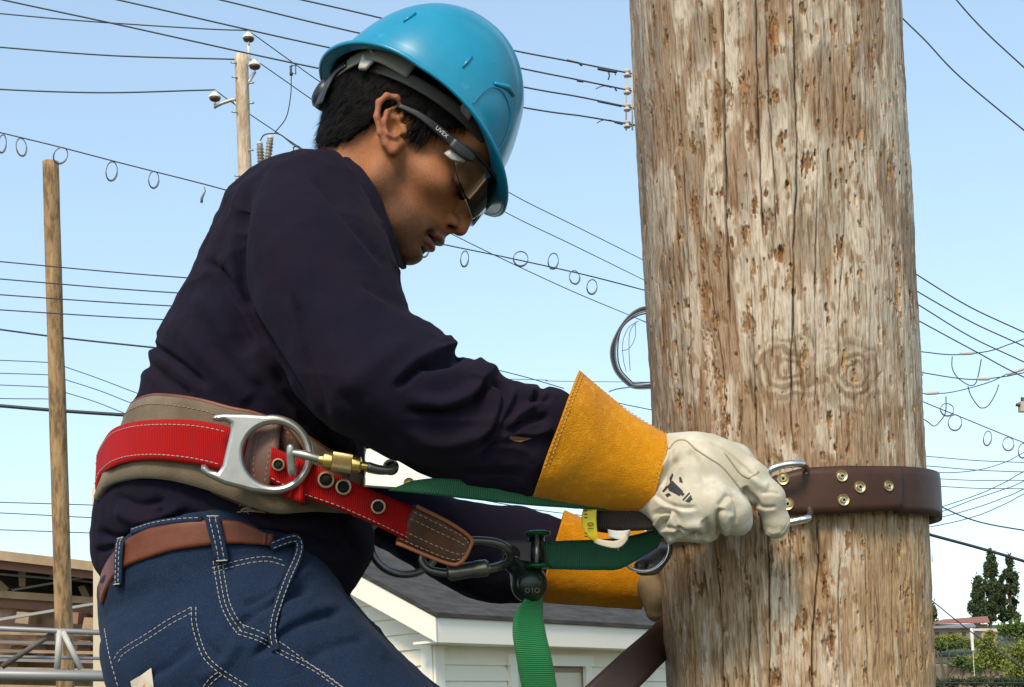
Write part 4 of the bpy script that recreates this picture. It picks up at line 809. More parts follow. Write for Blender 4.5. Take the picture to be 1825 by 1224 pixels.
st = sst(-.035, -.065, Z+.25*(X-.06)+.006*(nz-.5))*sst(-.02, .02, X)*sst(.115, .1, X); stu = np.maximum(st*(1-.6*np.exp(-((X-.045)/.02)**2-((Z+.035)/.02)**2)), sst(.012, .03, X)*sst(.05, .03, X)*sst(-.01, -.03, Z)*.8)
stu = np.maximum(stu, sst(-.046, -.05, Z)*sst(.07, .085, X)); stu[Z < -.12] *= .3
col = mixf(col, np.array([.085, .055, .04]), np.clip(stu*(.40+.45*nf)*sst(-.005, .03, X), 0, .68))
lip = np.maximum(np.exp(-((Z+.0590)/.0045)**2), np.exp(-((Z+.0700)/.0048)**2))*sst(.084, .089, X)*sst(.024, .019, abs(Y)); col = mixf(col, np.array([.27, .10, .075]), .85*lip)
er = sst(.076, .084, abs(Y))*(X < .03); col = mixf(col, np.array([.42, .16, .095]), .7*er)
brow = np.exp(-((Z-.030-.1*(abs(Y)-.03)*(abs(Y) > .035))/.0055)**2)*sst(.006, .014, abs(Y))*sst(.062, .052, abs(Y))*sst(.055, .07, X); col = mixf(col, np.array([.02, .014, .011]), .9*brow)
lash = np.exp(-((Z+.0035)/.0034)**2)*sst(.072, .076, X)*sst(.052, .048, abs(Y))*sst(.014, .018, abs(Y)); col = mixf(col, np.array([.02, .014, .012]), .9*lash)
col = mixf(col, np.array([.17, .075, .045]), .65*np.exp(-(((X-.08)/.018)**2+((Z-.006)/.016)**2+((abs(Y)-.038)/.018)**2)))  # eye sockets: shade painted into the skin colour
nost = np.exp(-(((X-.0990)/.0052)**2+((abs(Y)-.0105)/.005)**2+((Z+.0385)/.0034)**2)); col = mixf(col, np.array([.03, .012, .008]), np.clip(1.3*nost, 0, .95)); mou = np.exp(-((Z+.0643)/.0018)**2)*sst(.082, .086, X)*sst(.027, .024, abs(Y)); col = mixf(col, np.array([.04, .012, .01]), .85*mou)  # dark nostrils and mouth line: shade painted into the skin colour
skin_m = mt('skin', (.4, .2, .11), .5, attr=True, spec=.22, sss=.05, var=(700, (.62, .55, .50), .48, .75, 'm'), bump=(1100, .45, .0009), bump2=(260, .25, .0012))
# forearm skin shows at the cuff slit: one continuous body reaching to both wrists
hw = h2w(hv)
obj('body', MB().add(hw, hf), skin_m, PERSON, col=np.clip(col, .005, 1))
fa = MB().add(*tube(PP([(800, 790, 1.55), (900, 790, 1.55), (1010, 800, 1.565), (1120, 830, 1.58)]), np.array([.04, .036, .03, .028]), 16))
# hair from the same skull
X, Y, Z = hv0.T
def lin(x, pts): a = np.array(pts); return np.interp(x, a[:, 0], a[:, 1])
zl = lin(X, [(-.12, -.055), (-.056, -.056), (-.040, -.040), (-.028, -.018), (-.018, .012), (-.012, .018), (.010, .018), (.014, .0), (.030, .002), (.034, .026), (.045, .034), (.058, .052), (.075, .062), (.10, .066)])+(noise(hv0, 160, 9)-.5)*.010
mk = sst(-.002, .010, Z-zl); hk = np.maximum(0, mk)*(.0085+.006*(noise(hv0, 130, 14, 2)-.3)); hk *= 1-.8*sst(.05, .075, Z)
hv2 = hv0+hn0*(-.0012+hk)[:, None]; keep = mk > 0; hf2 = [q for q in hf0 if keep[list(q)].all()]
hw2 = h2w(hv2); hair_m = mt('hair', (.005, .004, .004), .6, spec=.12, bump=(900, .6, .001), stretch=(1, 1, 3))
hair = obj('hair', (hw2, hf2), hair_m, PERSON)
mb = MB(); idx = np.nonzero((mk > .15) & (Z < .058) & (Y > -.05) & (X < .06))[0]; pick = rng.choice(idx, 6500); wn = h2w(hv0+hn0)-h2w(hv0)
dl = np.array([-.35, 0, -.75])
for i in pick:
    lo_ = np.array([-.3, 0, -1.]) if X[i] < .02 else np.array([.35, 0, -.9]); g0 = hv0[i]+hn0[i]*hk[i]*.7; t = lo_-hn0[i]*(lo_@hn0[i]); t /= np.linalg.norm(t)+1e-9; t = t+rng.normal(0, .22, 3)
    L_ = rng.uniform(.007, .015); p1 = g0+t*L_*.5+hn0[i]*.003; p2 = g0+t*L_+hn0[i]*rng.uniform(.0008, .004); sd_ = np.cross(t, hn0[i]); sd_ /= np.linalg.norm(sd_); wd = .00035
    q = h2w([g0-sd_*wd, g0+sd_*wd, p1-sd_*wd*.8, p1+sd_*wd*.8, p2]); mb.add(q, [(0, 1, 3, 2), (2, 3, 4)])
obj('hair_strands', mb, hair_m, hair, kind='stuff')
for y in (1, -1):                             # eyelashes
    mb = MB()
    for k in np.linspace(-1, 1, 26):
        a = np.array([.0885-.004*k*k, y*(.031+.0105*k), -.005]); b = a+np.array([.006, y*.002*k, -.005]); c = b+np.array([.003, 0, .0005]); mb.add(*tube(h2w(np.array([a, b, c])), [.0007, .0006, .0002], 4))
    obj('eyelashes', mb, hair_m, PERSON, kind='stuff')

# ---- jeans
pel = ribloft([(205, 1030, 575, 965, 1.70, .148, .045), (188, 1058, 590, 990, 1.70, .152, .042), (178, 1095, 618, 1045, 1.70, .155, .03), (180, 1150, 640, 1110, 1.70, .155), (198, 1240, 700, 1200, 1.70, .15), (250, 1320, 700, 1290, 1.70, .12)], e=2.3)
leg1 = ribloft([(185, 1110, 560, 960, 1.63, .085), (182, 1180, 625, 1072, 1.615, .105), (215, 1270, 700, 1152, 1.605, .105), (330, 1380, 775, 1226, 1.60, .10), (500, 1500, 880, 1330, 1.60, .09), (690, 1600, 985, 1450, 1.62, .08), (800, 1760, 1040, 1650, 1.66, .07), (900, 1900, 1090, 1850, 1.70, .065), (970, 2010, 1130, 1990, 1.73, .06)])
leg2 = ribloft([(260, 1120, 560, 960, 1.78, .085), (260, 1190, 640, 1085, 1.80, .10), (330, 1280, 740, 1190, 1.82, .10), (480, 1430, 860, 1290, 1.84, .09), (700, 1550, 985, 1410, 1.86, .08), (820, 1700, 1030, 1600, 1.87, .07), (930, 1850, 1080, 1790, 1.88, .065), (990, 1950, 1120, 1930, 1.89, .06)])
v, f = remesh(MB().add(*pel).add(*leg1).add(*leg2), .0042, 7, 1); N0 = normals(v, f)
v = v+N0*((noise(v, 12, 15, 2)-.5)*.007+(noise(v, 45, 18, 2)-.5)*.002)[:, None]
v = v+normals(v, f)*((ridged(v+(noise(v, 9, 71)[:, None]-.5)*.06, 15, 91)-.3)*(.3+.7*sst(.45, .6, noise(v, 8, 93)))*.0040+(ridged(v, 40, 94)-.3)*.0009)[:, None]
JF = [(((400, 1130), (470, 1085), (520, 1060), (560, 1050)), 9, -.008, .004), (((440, 1110), (500, 1050), (560, 1010)), 12, .005), (((620, 1088), (560, 1100), (500, 1130), (440, 1180)), 9, -.007, .004), (((430, 1080), (480, 1060), (520, 1035)), 6, -.005), (((340, 1090), (360, 1140), (400, 1180)), 8, -.004, .003),
      (((240, 1215), (300, 1190), (345, 1150)), 10, -.004, .003), (((430, 1135), (400, 1180), (350, 1215)), 12, .005), (((520, 1010), (500, 1060), (488, 1130)), 6, -.005, .004), (((600, 1090), (640, 1120), (700, 1180)), 14, .004), (((540, 1180), (600, 1150), (660, 1140)), 10, -.004)]
v = folds(v, f, JF); JB = bvh(v, f); obj('jeans', (v, f), denim_m, PERSON)
allb = MB().add(SHV, SHF).add(v, f); BB = bvh(np.vstack(allb.v), allb.f)
thr = mt('thread', (.40, .38, .34), .85); mb = MB()
def jst(pl, offs=(0,), **kw):
    c = crom(np.array(pl, float), 50); t = np.gradient(c, axis=0); t /= np.linalg.norm(t, axis=1)[:, None]; n = np.c_[-t[:, 1], t[:, 0]]
    for o in offs:
        q = [hit(JB, x, y, .0006) for x, y in c+n*o]; q = np.array([p for p in q if p is not None])
        if len(q) > 5: dashes(mb, q, **kw)
jst([(203, 1175), (215, 1158), (260, 1130), (300, 1104), (330, 1088), (343, 1080)], (0, 9)); jst([(341, 1082), (342, 1110), (351, 1145), (364, 1174), (392, 1200), (440, 1230)], (0, -8)); jst([(380, 1000), (386, 1040), (394, 1078), (408, 1108), (424, 1130)], (0, -8, -16))
jst([(424, 1130), (465, 1144), (500, 1166), (560, 1196), (620, 1240)], (0, -7)); jst([(432, 1113), (470, 1128), (505, 1148), (545, 1178), (615, 1228)], (0,)); jst([(380, 1020), (430, 1006), (475, 1000), (508, 1008)], (0, -8)); jst([(362, 1224), (375, 1208), (394, 1194)], (0, 8)); jst([(186, 1120), (194, 1165), (206, 1210), (214, 1235)])
obj('jeans_stitching', mb, thr, PERSON, kind='stuff')
# hem of the gaping front pocket
ph = np.array([(476, 968), (505, 957), (530, 950), (543, 960), (546, 982), (534, 1012), (514, 1052), (500, 1092), (492, 1128), (503, 1160)], float); c = crom(ph, 40); t = np.gradient(c, axis=0); t /= np.linalg.norm(t, axis=1)[:, None]; n = np.c_[t[:, 1], -t[:, 0]]
def dp(x, y, off): h = hit(BB, x, y, off, 1.56); return h
A = np.array([dp(x, y, .004) for x, y in c-n*1]); B = np.array([dp(x, y, .003) for x, y in c-n*17])
gap = np.exp(-((np.linspace(0, 1, 40)-.33)/.28)**2)*.016; A = A-FWD*gap[:, None]; B = B-FWD*(gap*.5)[:, None]
k = np.ones(5)/5; sm = lambda Q: np.stack([np.convolve(np.pad(Q[:, i], 2, 'edge'), k, 'valid') for i in range(3)], 1)
A, B = sm(A), sm(B)
rb, smp, _ = ribbon(A, B, .003); obj('pocket_hem', MB().add(*rb), denim_m, PERSON); mb = MB(); rstitch(mb, smp, .18); rstitch(mb, smp, .75); obj('pocket_hem_stitching', mb, thr, PERSON, kind='stuff')
# boots on climbing gaffs
blk = mt('boot', (.05, .03, .02), .55, bump=(80, .4, .003))
for dz, (x, y) in ((1.73, (1050, 2010)), (1.89, (1055, 1945))):
    s = SDF(P(x-170, y+190, dz)-.12, P(x+190, y-60, dz)+.12, .005); s.cone(P(x, y-20, dz), P(x, y+90, dz), .052, .045, .01); s.cone(P(x, y+105, dz), P(x+125, y+120, dz), .042, .036, .03); s.cone(P(x-25, y+125, dz), P(x+125, y+137, dz), .04, .038, .01, flat=(UPW, .5))
    bo = obj('boot', s.mesh(), blk, PERSON); obj('gaff', MB().add(*tube(PP([(x+40, y-60, dz), (x+45, y+150, dz), (x-40, y+158, dz)]), .008, 8)).add(*tube(PP([(x+45, y+100, dz), (x+100, y+160, dz)]), [.009, .002], 8)), steel, bo)
# ---- trouser belt
def hring(x, c, a, b, dc, off): return dc-(b+off)*math.sqrt(max(0, 1-((x-c)/a)**2))
def waist(tops, bots, dfun, farD=1.84, off=.0, hitb=None, far_dive=0):
    A = []; B = []; k = 26; T_ = crom(np.array(tops, float), k); U_ = crom(np.array(bots, float), k)
    for (x, y), (x2, y2) in zip(T_, U_):
        for (xx, yy, L) in ((x, y, A), (x2, y2, B)):
            d = dfun(xx); h = hit(hitb or BB, xx, yy)
            if h is not None: d = min(d, topx(h)[2]-.003-off)
            L.append((xx, yy, d))
    def fin(L, oth):
        L = np.array(L); dive = far_dive
        kk = np.ones(5)/5; L[:, 2] = np.convolve(np.pad(L[:, 2], 2, 'edge'), kk, 'valid'); e, s_ = L[-1], L[0]; mid = [] if not dive else [(e[0]+12, e[1]+6, e[2]+.03)]
        for t in (.15, .35, .6, .8): mid.append((e[0]+(s_[0]-e[0])*t+(20 if t < .2 else 0), e[1]+(s_[1]-e[1])*t+25, farD+(.02 if .2 < t < .7 else -.03)))
        return PP(np.vstack([L, mid, L[:1]]))
    return fin(A, B), fin(B, A)
lthr = mt('leather_brown', (.105, .026, .010), .5, spec=.3, var=(22, (.15, .042, .018), .4, .65), bump=(500, .25, .0008), bump2=(30, .2, .002))
A, B = waist([(178, 1040), (184, 1018), (198, 992), (222, 966), (258, 945), (310, 931), (364, 927), (417, 928), (445, 936), (462, 944), (474, 950)], [(182, 1076), (190, 1052), (204, 1028), (224, 1010), (260, 996), (310, 981), (364, 973), (417, 969), (445, 970), (462, 971), (472, 972)], lambda x: hring(x, 400, 225, .15, 1.70, 0), far_dive=1)
belt = thing('trouser_belt', P(400, 980, 1.7), 'plain brown leather trouser belt through the loops of the jeans', 'belt')
rb, smp, _ = ribbon(A, B, .0045, .004, 8); obj('belt_strap', MB().add(*rb), lthr, belt); mb = MB(); dashes(mb, smp(np.linspace(.02, .42, 80), np.full(80, .95), .0002)[0], .0003, .003, .002); obj('edge_groove', mb, mt('groove', (.09, .03, .012), .5), belt, kind='stuff')
for tp, bt in (([(364, 921), (370, 945), (378, 975), (383, 1002)], [(391, 921), (397, 945), (403, 975), (408, 1000)]), ([(207, 962), (205, 985), (204, 1015), (203, 1045)], [(221, 958), (218, 985), (217, 1015), (216, 1043)])):
    A = []; B = []
    for (x, y), (x2, y2) in zip(crom(np.array(tp, float), 14), crom(np.array(bt, float), 14)):
        for xx, yy, L in ((x, y, A), (x2, y2, B)):
            d = hring(xx, 400, 225, .15, 1.70, 0); h = hit(BB, xx, yy); d = min(d, topx(h)[2]-.003) if h is not None else d; L.append(P(xx, yy, d-.0075))
    A[0] = A[0]+FWD*.006; B[0] = B[0]+FWD*.006; A[-1] = A[-1]+FWD*.004; B[-1] = B[-1]+FWD*.004
    rb, smp, _ = ribbon(A, B, .0025); lo_ = obj('belt_loop', MB().add(*rb), denim_m, PERSON); mb = MB(); rstitch(mb, smp, .3); rstitch(mb, smp, .7)
    for uu in (.02, .95): mb.add(*tube(smp(np.full(5, uu), np.linspace(.1, .9, 5), .001)[0], .0008, 5))
    obj('loop_stitching', mb, thr, lo_, kind='stuff')
tp = [(234, 936), (270, 924), (315, 916), (360, 913)]; A = np.array([hit(BB, x, y+6, .004, 1.6) for x, y in tp]); B = np.array([hit(BB, x, y+16, .004, 1.6) for x, y in tp]); A[0] = A[0]; rb, smp, _ = ribbon(A, B, .003); obj('waistband', MB().add(*rb), denim_m, PERSON); mb = MB(); rstitch(mb, smp, .4); obj('waistband_stitching', mb, thr, PERSON, kind='stuff')
# leather patch at the lower back pocket
q = [hit(JB, x, y, .0015, 1.6) for x, y in ((233, 1214), (252, 1203), (270, 1190), (274, 1222), (276, 1250), (240, 1250))]; q = np.array(q); obj('pocket_patch', prism(q, -FWD*.0015), mt('patch', (.60, .53, .44), .7), PERSON, smooth=False)
q = [hit(JB, x, y, .0032, 1.6) for x, y in ((255, 1222), (264, 1210), (270, 1224), (268, 1240), (257, 1240))]; obj('patch_print', prism(np.array(q), -FWD*.0004), mt('patch_orange', (.60, .27, .06), .6), PERSON, smooth=False)

# ---- gloves
glove_m = mt('glove', (.48, .44, .34), .65, sheen=.1, var=(11, (.50, .45, .34), .42, .68), var2=(40, (.64, .61, .52), .45, .7), bump=(420, .3, .0009), bump2=(45, .35, .003))
suede = mt('suede', (.69, .275, .003), .95, sheen=.1, spec=.1, var=(9, (.50, .175, .006), .42, .7), var2=(130, (.74, .36, .03), .52, .78), bump=(700, .9, .0016), bump2=(22, .3, .004))
def cuff(ribs, par, nm='gauntlet_cuff', fl=()):
    v, f = ribloft(ribs, 14, 112, 2.15); n = 112; f = [q for q in f if len(q) == 4]; v = v[:-2]; m = len(v)//n
    c = v.reshape(m, n, 3); cen = c.mean(1, keepdims=True); inn = cen+(c-cen)*(1-.0022/np.linalg.norm(c-cen, axis=2, keepdims=True)); vv = np.vstack([v, inn.reshape(-1, 3)]); K = len(v)
    vv = vv+(np.vstack([normals(v, f)]*2))*((noise(vv, 22, 31, 2)-.5)*.006+(noise(vv, 260, 33, 2)-.5)*.0012)[:, None]
    if fl: vv[:K] = folds(vv[:K], f, fl); vv[K:] = cen.repeat(n, 1).reshape(-1, 3)+(vv[:K]-cen.repeat(n, 1).reshape(-1, 3))*.96
    F_ = f+[tuple(i+K for i in q[::-1]) for q in f]
    for j in range(n): F_.append((j, K+j, K+(j+1) % n, (j+1) % n)); a = (m-1)*n; F_.append((a+j, a+(j+1) % n, K+a+(j+1) % n, K+a+j))
    return obj(nm, (vv, F_), suede, par), v.reshape(m, n, 3)
GR = bpy.data.objects.new('glove', None); S.collection.objects.link(GR); bpy.data.objects.remove(GR)
def gsdf(lo, hi, h=.0014): c = np.array([P(*lo), P(*hi)]); return SDF(c.min(0)-.08, c.max(0)+.08, h)
s = gsdf((1150, 980, 1.5), (1410, 770, 1.68))
G = lambda x, y, d: P(x, y, d)
s.cone(G(1110, 848, 1.585), G(1190, 852, 1.585), .036, .040, .01, flat=(FWD, .85))
s.cone(G(1195, 852, 1.582), G(1250, 862, 1.570), .044, .048, .02, flat=(FWD, .72)); s.cone(G(1235, 835, 1.565), G(1300, 858, 1.572), .032, .030, .03, flat=(FWD, .8))
s.cone(G(1215, 915, 1.555), G(1255, 925, 1.552), .031, .026, .02)                                     # heel of the palm / thumb root
# thumb, along the front and bent down
s.chain([G(1235, 900, 1.545), G(1275, 902, 1.536), G(1308, 912, 1.538), G(1316, 930, 1.543)], [.026, .024, .0175, .0155], .009)
# index finger over the strap end
s.chain([G(1285, 826, 1.562), G(1335, 850, 1.558), G(1372, 888, 1.556), G(1384, 930, 1.564)], [.021, .0175, .0155, .0142], .008)
s.cone(G(1384, 930, 1.564), G(1383, 938, 1.566), .0145, .0135, .004)
# middle, ring, little finger behind the index, curled round the strap
s.chain([G(1262, 806, 1.585), G(1310, 822, 1.590), G(1345, 850, 1.604), G(1352, 880, 1.612)], [.020, .018, .015, .013], .007)
s.chain([G(1250, 815, 1.60), G(1290, 845, 1.605), G(1318, 875, 1.610), G(1312, 905, 1.612)], [.019, .017, .014, .012], .007)
s.chain([G(1240, 840, 1.615), G(1270, 870, 1.617), G(1290, 895, 1.615), G(1280, 925, 1.61)], [.017, .015, .013, .012], .007)
v, f = s.mesh(); v = relax(v, f, 2)
GF = [(((1262, 786), (1292, 803), (1325, 832), (1352, 858)), 3.2, -.004, .0015), (((1225, 800), (1245, 830), (1262, 870)), 9, -.003), (((1300, 880), (1312, 905), (1310, 935)), 3, -.002, .001), (((1345, 900), (1365, 905), (1385, 903)), 3, -.0022, .001), (((1355, 880), (1375, 878), (1392, 882)), 3, -.0015, .001), (((1165, 880), (1185, 895), (1215, 905), (1245, 905)), 4, -.0035, .002), (((1170, 945), (1200, 940), (1230, 950)), 3, -.003, .002), (((1200, 800), (1190, 830), (1178, 860)), 4, -.003, .0015), (((1287, 962), (1282, 940), (1281, 918), (1290, 905)), 5, -.0075, .004), (((1296, 955), (1295, 930), (1303, 912)), 6, .003), (((1326, 866), (1333, 880), (1345, 893), (1350, 905)), 5, -.009), (((1232, 962), (1240, 952), (1252, 960)), 5, -.006, .004), (((1250, 925), (1262, 945), (1258, 965)), 7, -.005, .003),
      (((1160, 922), (1178, 912), (1188, 918), (1180, 932), (1175, 945)), 5, -.010, .005), (((1185, 905), (1200, 915), (1210, 938), (1205, 960)), 7, -.005, .004), (((1200, 955), (1193, 965), (1184, 975)), 6, .005), (((1196, 940), (1230, 938), (1262, 930)), 8, .004), (((1170, 840), (1195, 818), (1215, 800)), 8, .003), (((1178, 870), (1190, 845), (1210, 815)), 7, -.0035, .002),
      (((1280, 905), (1292, 890), (1300, 880)), 6, -.004, .002), (((1338, 845), (1352, 862), (1372, 868)), 7, .003), (((1365, 945), (1378, 950), (1395, 945)), 5, .002)]
v = v+normals(v, f)*((noise(v, 22, 51, 2)-.5)*.003)[:, None]; v = folds(v, f, GF); GB = bvh(v, f); glove = obj('glove', (v, f), glove_m, PERSON)
seam = mt('seam', (.36, .30, .21), .8); mb = MB()
for pl in (((1192, 800), (1205, 786), (1222, 785), (1240, 800), (1262, 815), (1285, 830), (1305, 852), (1320, 872)), ((1290, 806), (1300, 818), (1318, 842), (1334, 852)), ((1334, 852), (1345, 846), (1352, 840)), ((1320, 872), (1335, 888), (1344, 905), (1345, 925), (1342, 945)), ((1365, 950), (1380, 956), (1396, 948), (1407, 930))):
    q = [hit(GB, x, y, 0) for x, y in crom(np.array(pl, float), 30)]; q = np.array([p for p in q if p is not None])
    if len(q) > 3: mb.add(*tube(arcres(q, .002), .0011, 6))
obj('seam', mb, seam, glove, kind='stuff')
pr = MB()                                     # small dark printed mark: a stencilled figure with a hat, upside down
for pg in (((1189, 866), (1198, 856), (1217, 875), (1211, 884), (1192, 874)), ((1193, 852), (1198, 843), (1200, 846), (1194, 862)), ((1180, 875), (1188, 865), (1190, 868), (1183, 877)), ((1210, 850), (1214, 850), (1217, 860), (1211, 859)), ((1185, 881), (1192, 878), (1196, 882), (1189, 886)), ((1212, 880), (1216, 876), (1220, 880), (1216, 884)), ((1216, 890), (1228, 877), (1230, 879), (1218, 892)), ((1221, 893), (1231, 882), (1234, 889), (1228, 895))):
    cx_, cy_ = np.mean(pg, 0); k_ = len(pg); q = np.array([hit(GB, x, y, .0005, 1.54) for x, y in pg]+[hit(GB, cx_, cy_, .0005, 1.54)]); q2 = q-FWD*.0003; pr.add(np.vstack([q, q2]), [(i, (i+1) % k_, k_) for i in range(k_)]+[(k_+1+(i+1) % k_, k_+1+i, 2*k_+1) for i in range(k_)]+[(i, (i+1) % k_, k_+1+(i+1) % k_, k_+1+i) for i in range(k_)])
obj('printed_mark', pr, mt('ink', (.02, .022, .028), .7), glove, smooth=False, kind='stuff')
c1, cv = cuff([(946, 896, 1033, 660, 1.555, .070), (990, 903, 1068, 690, 1.562, .064), (1060, 910, 1115, 728, 1.575, .056), (1120, 914, 1160, 757, 1.583, .047), (1153, 915, 1193, 776, 1.585, .043)], glove, fl=[(((975, 845), (1040, 850), (1090, 835), (1150, 850)), 16, -.0075), (((990, 875), (1060, 880), (1130, 885)), 12, .003), (((1040, 700), (1060, 760), (1050, 820)), 22, .004), (((1110, 760), (1120, 800), (1110, 830)), 14, -.003)])
mb = MB()
for row, t in ((1, 0), (3, 0), (len(cv)-4, 0), (len(cv)-2, 0)): dashes(mb, np.vstack([cv[row], cv[row][:1]])+(cv[row]-cv[row].mean(0)).mean(0)*0-FWD*.0002, .00045, .003, .0018)
for j in (4, 108): dashes(mb, cv[1:-1, j]-FWD*.0002, .00045, .003, .0018)
obj('cuff_stitching', mb, mt('thread_gold', (.55, .34, .09), .8), glove, kind='stuff')
# far glove: the shade it stands in is painted into its colour
s = gsdf((1120, 1100, 1.8), (1200, 960, 1.95), .0022); s.cone(G(1120, 1015, 1.875), G(1160, 1022, 1.875), .036, .042, .01, flat=(FWD, .7)); s.cone(G(1160, 1010, 1.88), G(1190, 1015, 1.885), .035, .03, .02)
s.chain([G(1155, 1040, 1.85), G(1172, 1062, 1.845), G(1172, 1088, 1.85)], [.02, .018, .015], .01)
for i, yy in enumerate((985, 1008, 1030, 1050)): s.chain([G(1175, yy, 1.885), G(1215, yy+4, 1.955), G(1250, yy+14, 2.005), G(1290, yy+18, 2.012)], [.017, .015, .0135, .011-.001*(i == 3)], .006)
v, f = s.mesh(); v = relax(v, f, 2); v = v+normals(v, f)*((noise(v, 35, 53, 2)-.5)*.006)[:, None]; g2 = obj('glove', (v, f), mt('glove_shaded', (.12, .09, .055), .85, var=(20, (.22, .16, .09), .4, .65), bump=(300, .4, .001)), PERSON, label='far glove with painted-in shade reaching behind the pole')
cuff([(958, 1070, 1006, 908, 1.88, .062), (1010, 1076, 1050, 925, 1.88, .056), (1080, 1082, 1105, 938, 1.88, .05), (1143, 1086, 1163, 950, 1.88, .042)], g2)
# bare skin in the torn cuff slit
ps = np.array([(898, 776), (915, 786), (928, 788), (948, 781), (930, 779)], float); q = np.array([hit(BB, x, y, .0008, 1.5) for x, y in ps]); obj('wrist_skin', prism(q, -FWD*.0004), mt('skin_plain', (.17, .075, .04), .6), PERSON, smooth=False)

# ================================================================== HARD HAT AND GLASSES
def t2w(p):                                   # the hat sits rolled: near side up, far side down
    p = np.atleast_2d(np.asarray(p, float)).copy(); a_ = math.radians(9); y = p[:, 1]-.10; z = p[:, 2]-.055
    p[:, 1] = .10+y*math.cos(a_)-z*math.sin(a_); p[:, 2] = .063+y*math.sin(a_)+z*math.cos(a_); p[:, 0] -= .002; return h2w(p)
HAT = thing('hard_hat', h2w((0, 0, .06))[0], 'glossy bright blue hard hat worn by the worker', 'hard hat')
hatm = mt('hat_blue', (.001, .235, .40), .30, spec=.5, coat=.2, bump=(900, .05, .0004), var=(25, (.004, .265, .44), .4, .7), var2=(60, (.03, .30, .46), .64, .72)); hatin = mt('hat_inner', (.018, .05, .07), .6); suspm = mt('suspension', (.20, .185, .155), .55); blackp = mt('black_plastic', (.015, .016, .02), .38)
def hatpt(phi, t, off=0):                     # t<0: brim, 0..1 rim to crown
    c, s = np.cos(phi), np.sin(phi); rx = np.where(c > 0, .118, .108)-off; ry = .108-off; e = np.clip(t, 0, 1)*math.pi/2
    ce = np.cos(e)**.86; se = np.sin(e)**1.0; x = rx*ce*np.sign(c)*abs(c)**.95; y = ry*ce*np.sign(s)*abs(s)**.95; z = (.133-off)*se
    rim = .040+.014*(s*s)+.014*np.maximum(0, c)*np.maximum(0, s)-.004*np.maximum(0, c)**3-.012*np.maximum(0, -c)**2
    ridge = .0045*sst(.044, .034, abs(y))*sst(.25, .42, t)*sst(-.118, -.07, x)*sst(.112, .09, x)
    fb = np.clip(-t, 0, 1); vis = .020*np.maximum(0, c)**2.2; fl = .007+.003*np.maximum(0, -c); d_ = (fl+vis)*fb; nrm = np.hypot(c/rx, s/ry)
    x = x+d_*(c/rx)/nrm; y = y+d_*(s/ry)/nrm; z = z+rim*(1-np.clip(t, 0, 1))+.044*np.clip(t, 0, 1)+ridge-fb*(.004+.006*np.maximum(0, c)**2)
    return np.stack([x-.008, y, z], -1)
ph = np.linspace(0, 2*math.pi, 128, endpoint=False); ts = np.r_[-1, -.97, -.8, -.6, -.4, -.2, -.05, .01, np.linspace(.05, .97, 40)]
V = []
for t in ts: V.append(hatpt(ph, np.full(128, t)))
for t in ts[::-1]: V.append(hatpt(ph, np.full(128, t), .0032)+(np.array([0, 0, -.0002]) if t > 0 else np.array([0, 0, -.0028])))
n = 128; m = len(V); vv = np.vstack(V); nT = len(ts); f = []
for i in range(m-1):
    if i == nT-1: continue
    for j in range(n): f.append((i*n+j, i*n+(j+1) % n, (i+1)*n+(j+1) % n, (i+1)*n+j))
a = (nT-1)*n; f.append(tuple(a+j for j in range(n))); b = nT*n; f.append(tuple(b+j for j in range(n-1, -1, -1)))
for j in range(n): f.append(((m-1)*n+j, (m-1)*n+(j+1) % n, (j+1) % n, j))
mi = [0]*len(f)
mb = MB().add(t2w(vv), f); mb.mi = [1 if min(q) >= nT*n and max(q) < m*n and len(q) == 4 and min(q) < (m-8)*n else 0 for q in f]
obj('shell', mb, [hatm, hatin], HAT)
def hp(phi, t, o=0): return hatpt(np.array([phi]), np.array([t]), -o)[0]
mb = MB(); mb.add(*tube(t2w(hatpt(ph, np.full(n, -.99))+np.array([0, 0, -.0014])), .0026, 8, closed=True)); obj('rim_bead', mb, hatm, HAT)
for phi, t in ((math.radians(118), .20), (math.radians(74), .13)):
    mb = MB(); p0, p1 = hp(phi, t, .001), hp(phi, t+.10, .001); mb.add(*tube(t2w(np.array([p0, (p0+p1)/2, p1])), [.0008, .0018, .0014], 8)); obj('side_lug', mb, hatm, HAT)
mb = MB(); q = [hp(math.radians(p), t, .0012) for p, t in ((58, .02), (56, .16), (46, .24), (30, .22), (24, .10), (26, .02))]; mb.add(*tube(t2w(crom(np.array(q), 40)), .0006, 6)); mb.add(*tube(t2w(np.array([hp(math.radians(p), t, .001) for p, t in ((54, .22), (44, .30), (36, .32))])), [.002, .0035, .002], 8)); obj('embossed_panel', mb, hatm, HAT)
# suspension: headband, straps, ratchet
pb = np.linspace(0, 2*math.pi, 90); hb = lambda z0, g: t2w(np.stack([.002+(.101+g)*np.cos(pb), (.088+g)*np.sin(pb), z0+.012*np.cos(pb)+0*pb], 1))
rb, smp, _ = ribbon(hb(.036, 0), hb(.050, .001), .002, out=(0, 0, 1)); obj('headband', MB().add(*rb), mt('headband', (.05, .047, .042), .7), HAT)
A = t2w(np.array([(-.018, .089, .040), (-.06, .082, .036), (-.084, .058, .022), (-.098, .03, .008), (-.101, 0, .002), (-.098, -.03, .008), (-.084, -.058, .022)])); B = t2w(np.array([(-.018, .091, .064), (-.06, .084, .060), (-.086, .060, .044), (-.100, .03, .026), (-.103, 0, .020), (-.100, -.03, .026), (-.086, -.058, .044)]))
rb, smp, _ = ribbon(A, B, .003, out=-FWD); obj('nape_strap', MB().add(*rb), suspm, HAT)
mb = MB(); mb.add(*lathe(t2w((-.102, 0, .004))[0], t2w((-1, 0, 0))[0]-t2w((0, 0, 0))[0], [(.018, -.004), (.019, 0), (.019, .008), (.015, .012)], 24)); obj('ratchet_knob', mb, blackp, HAT)
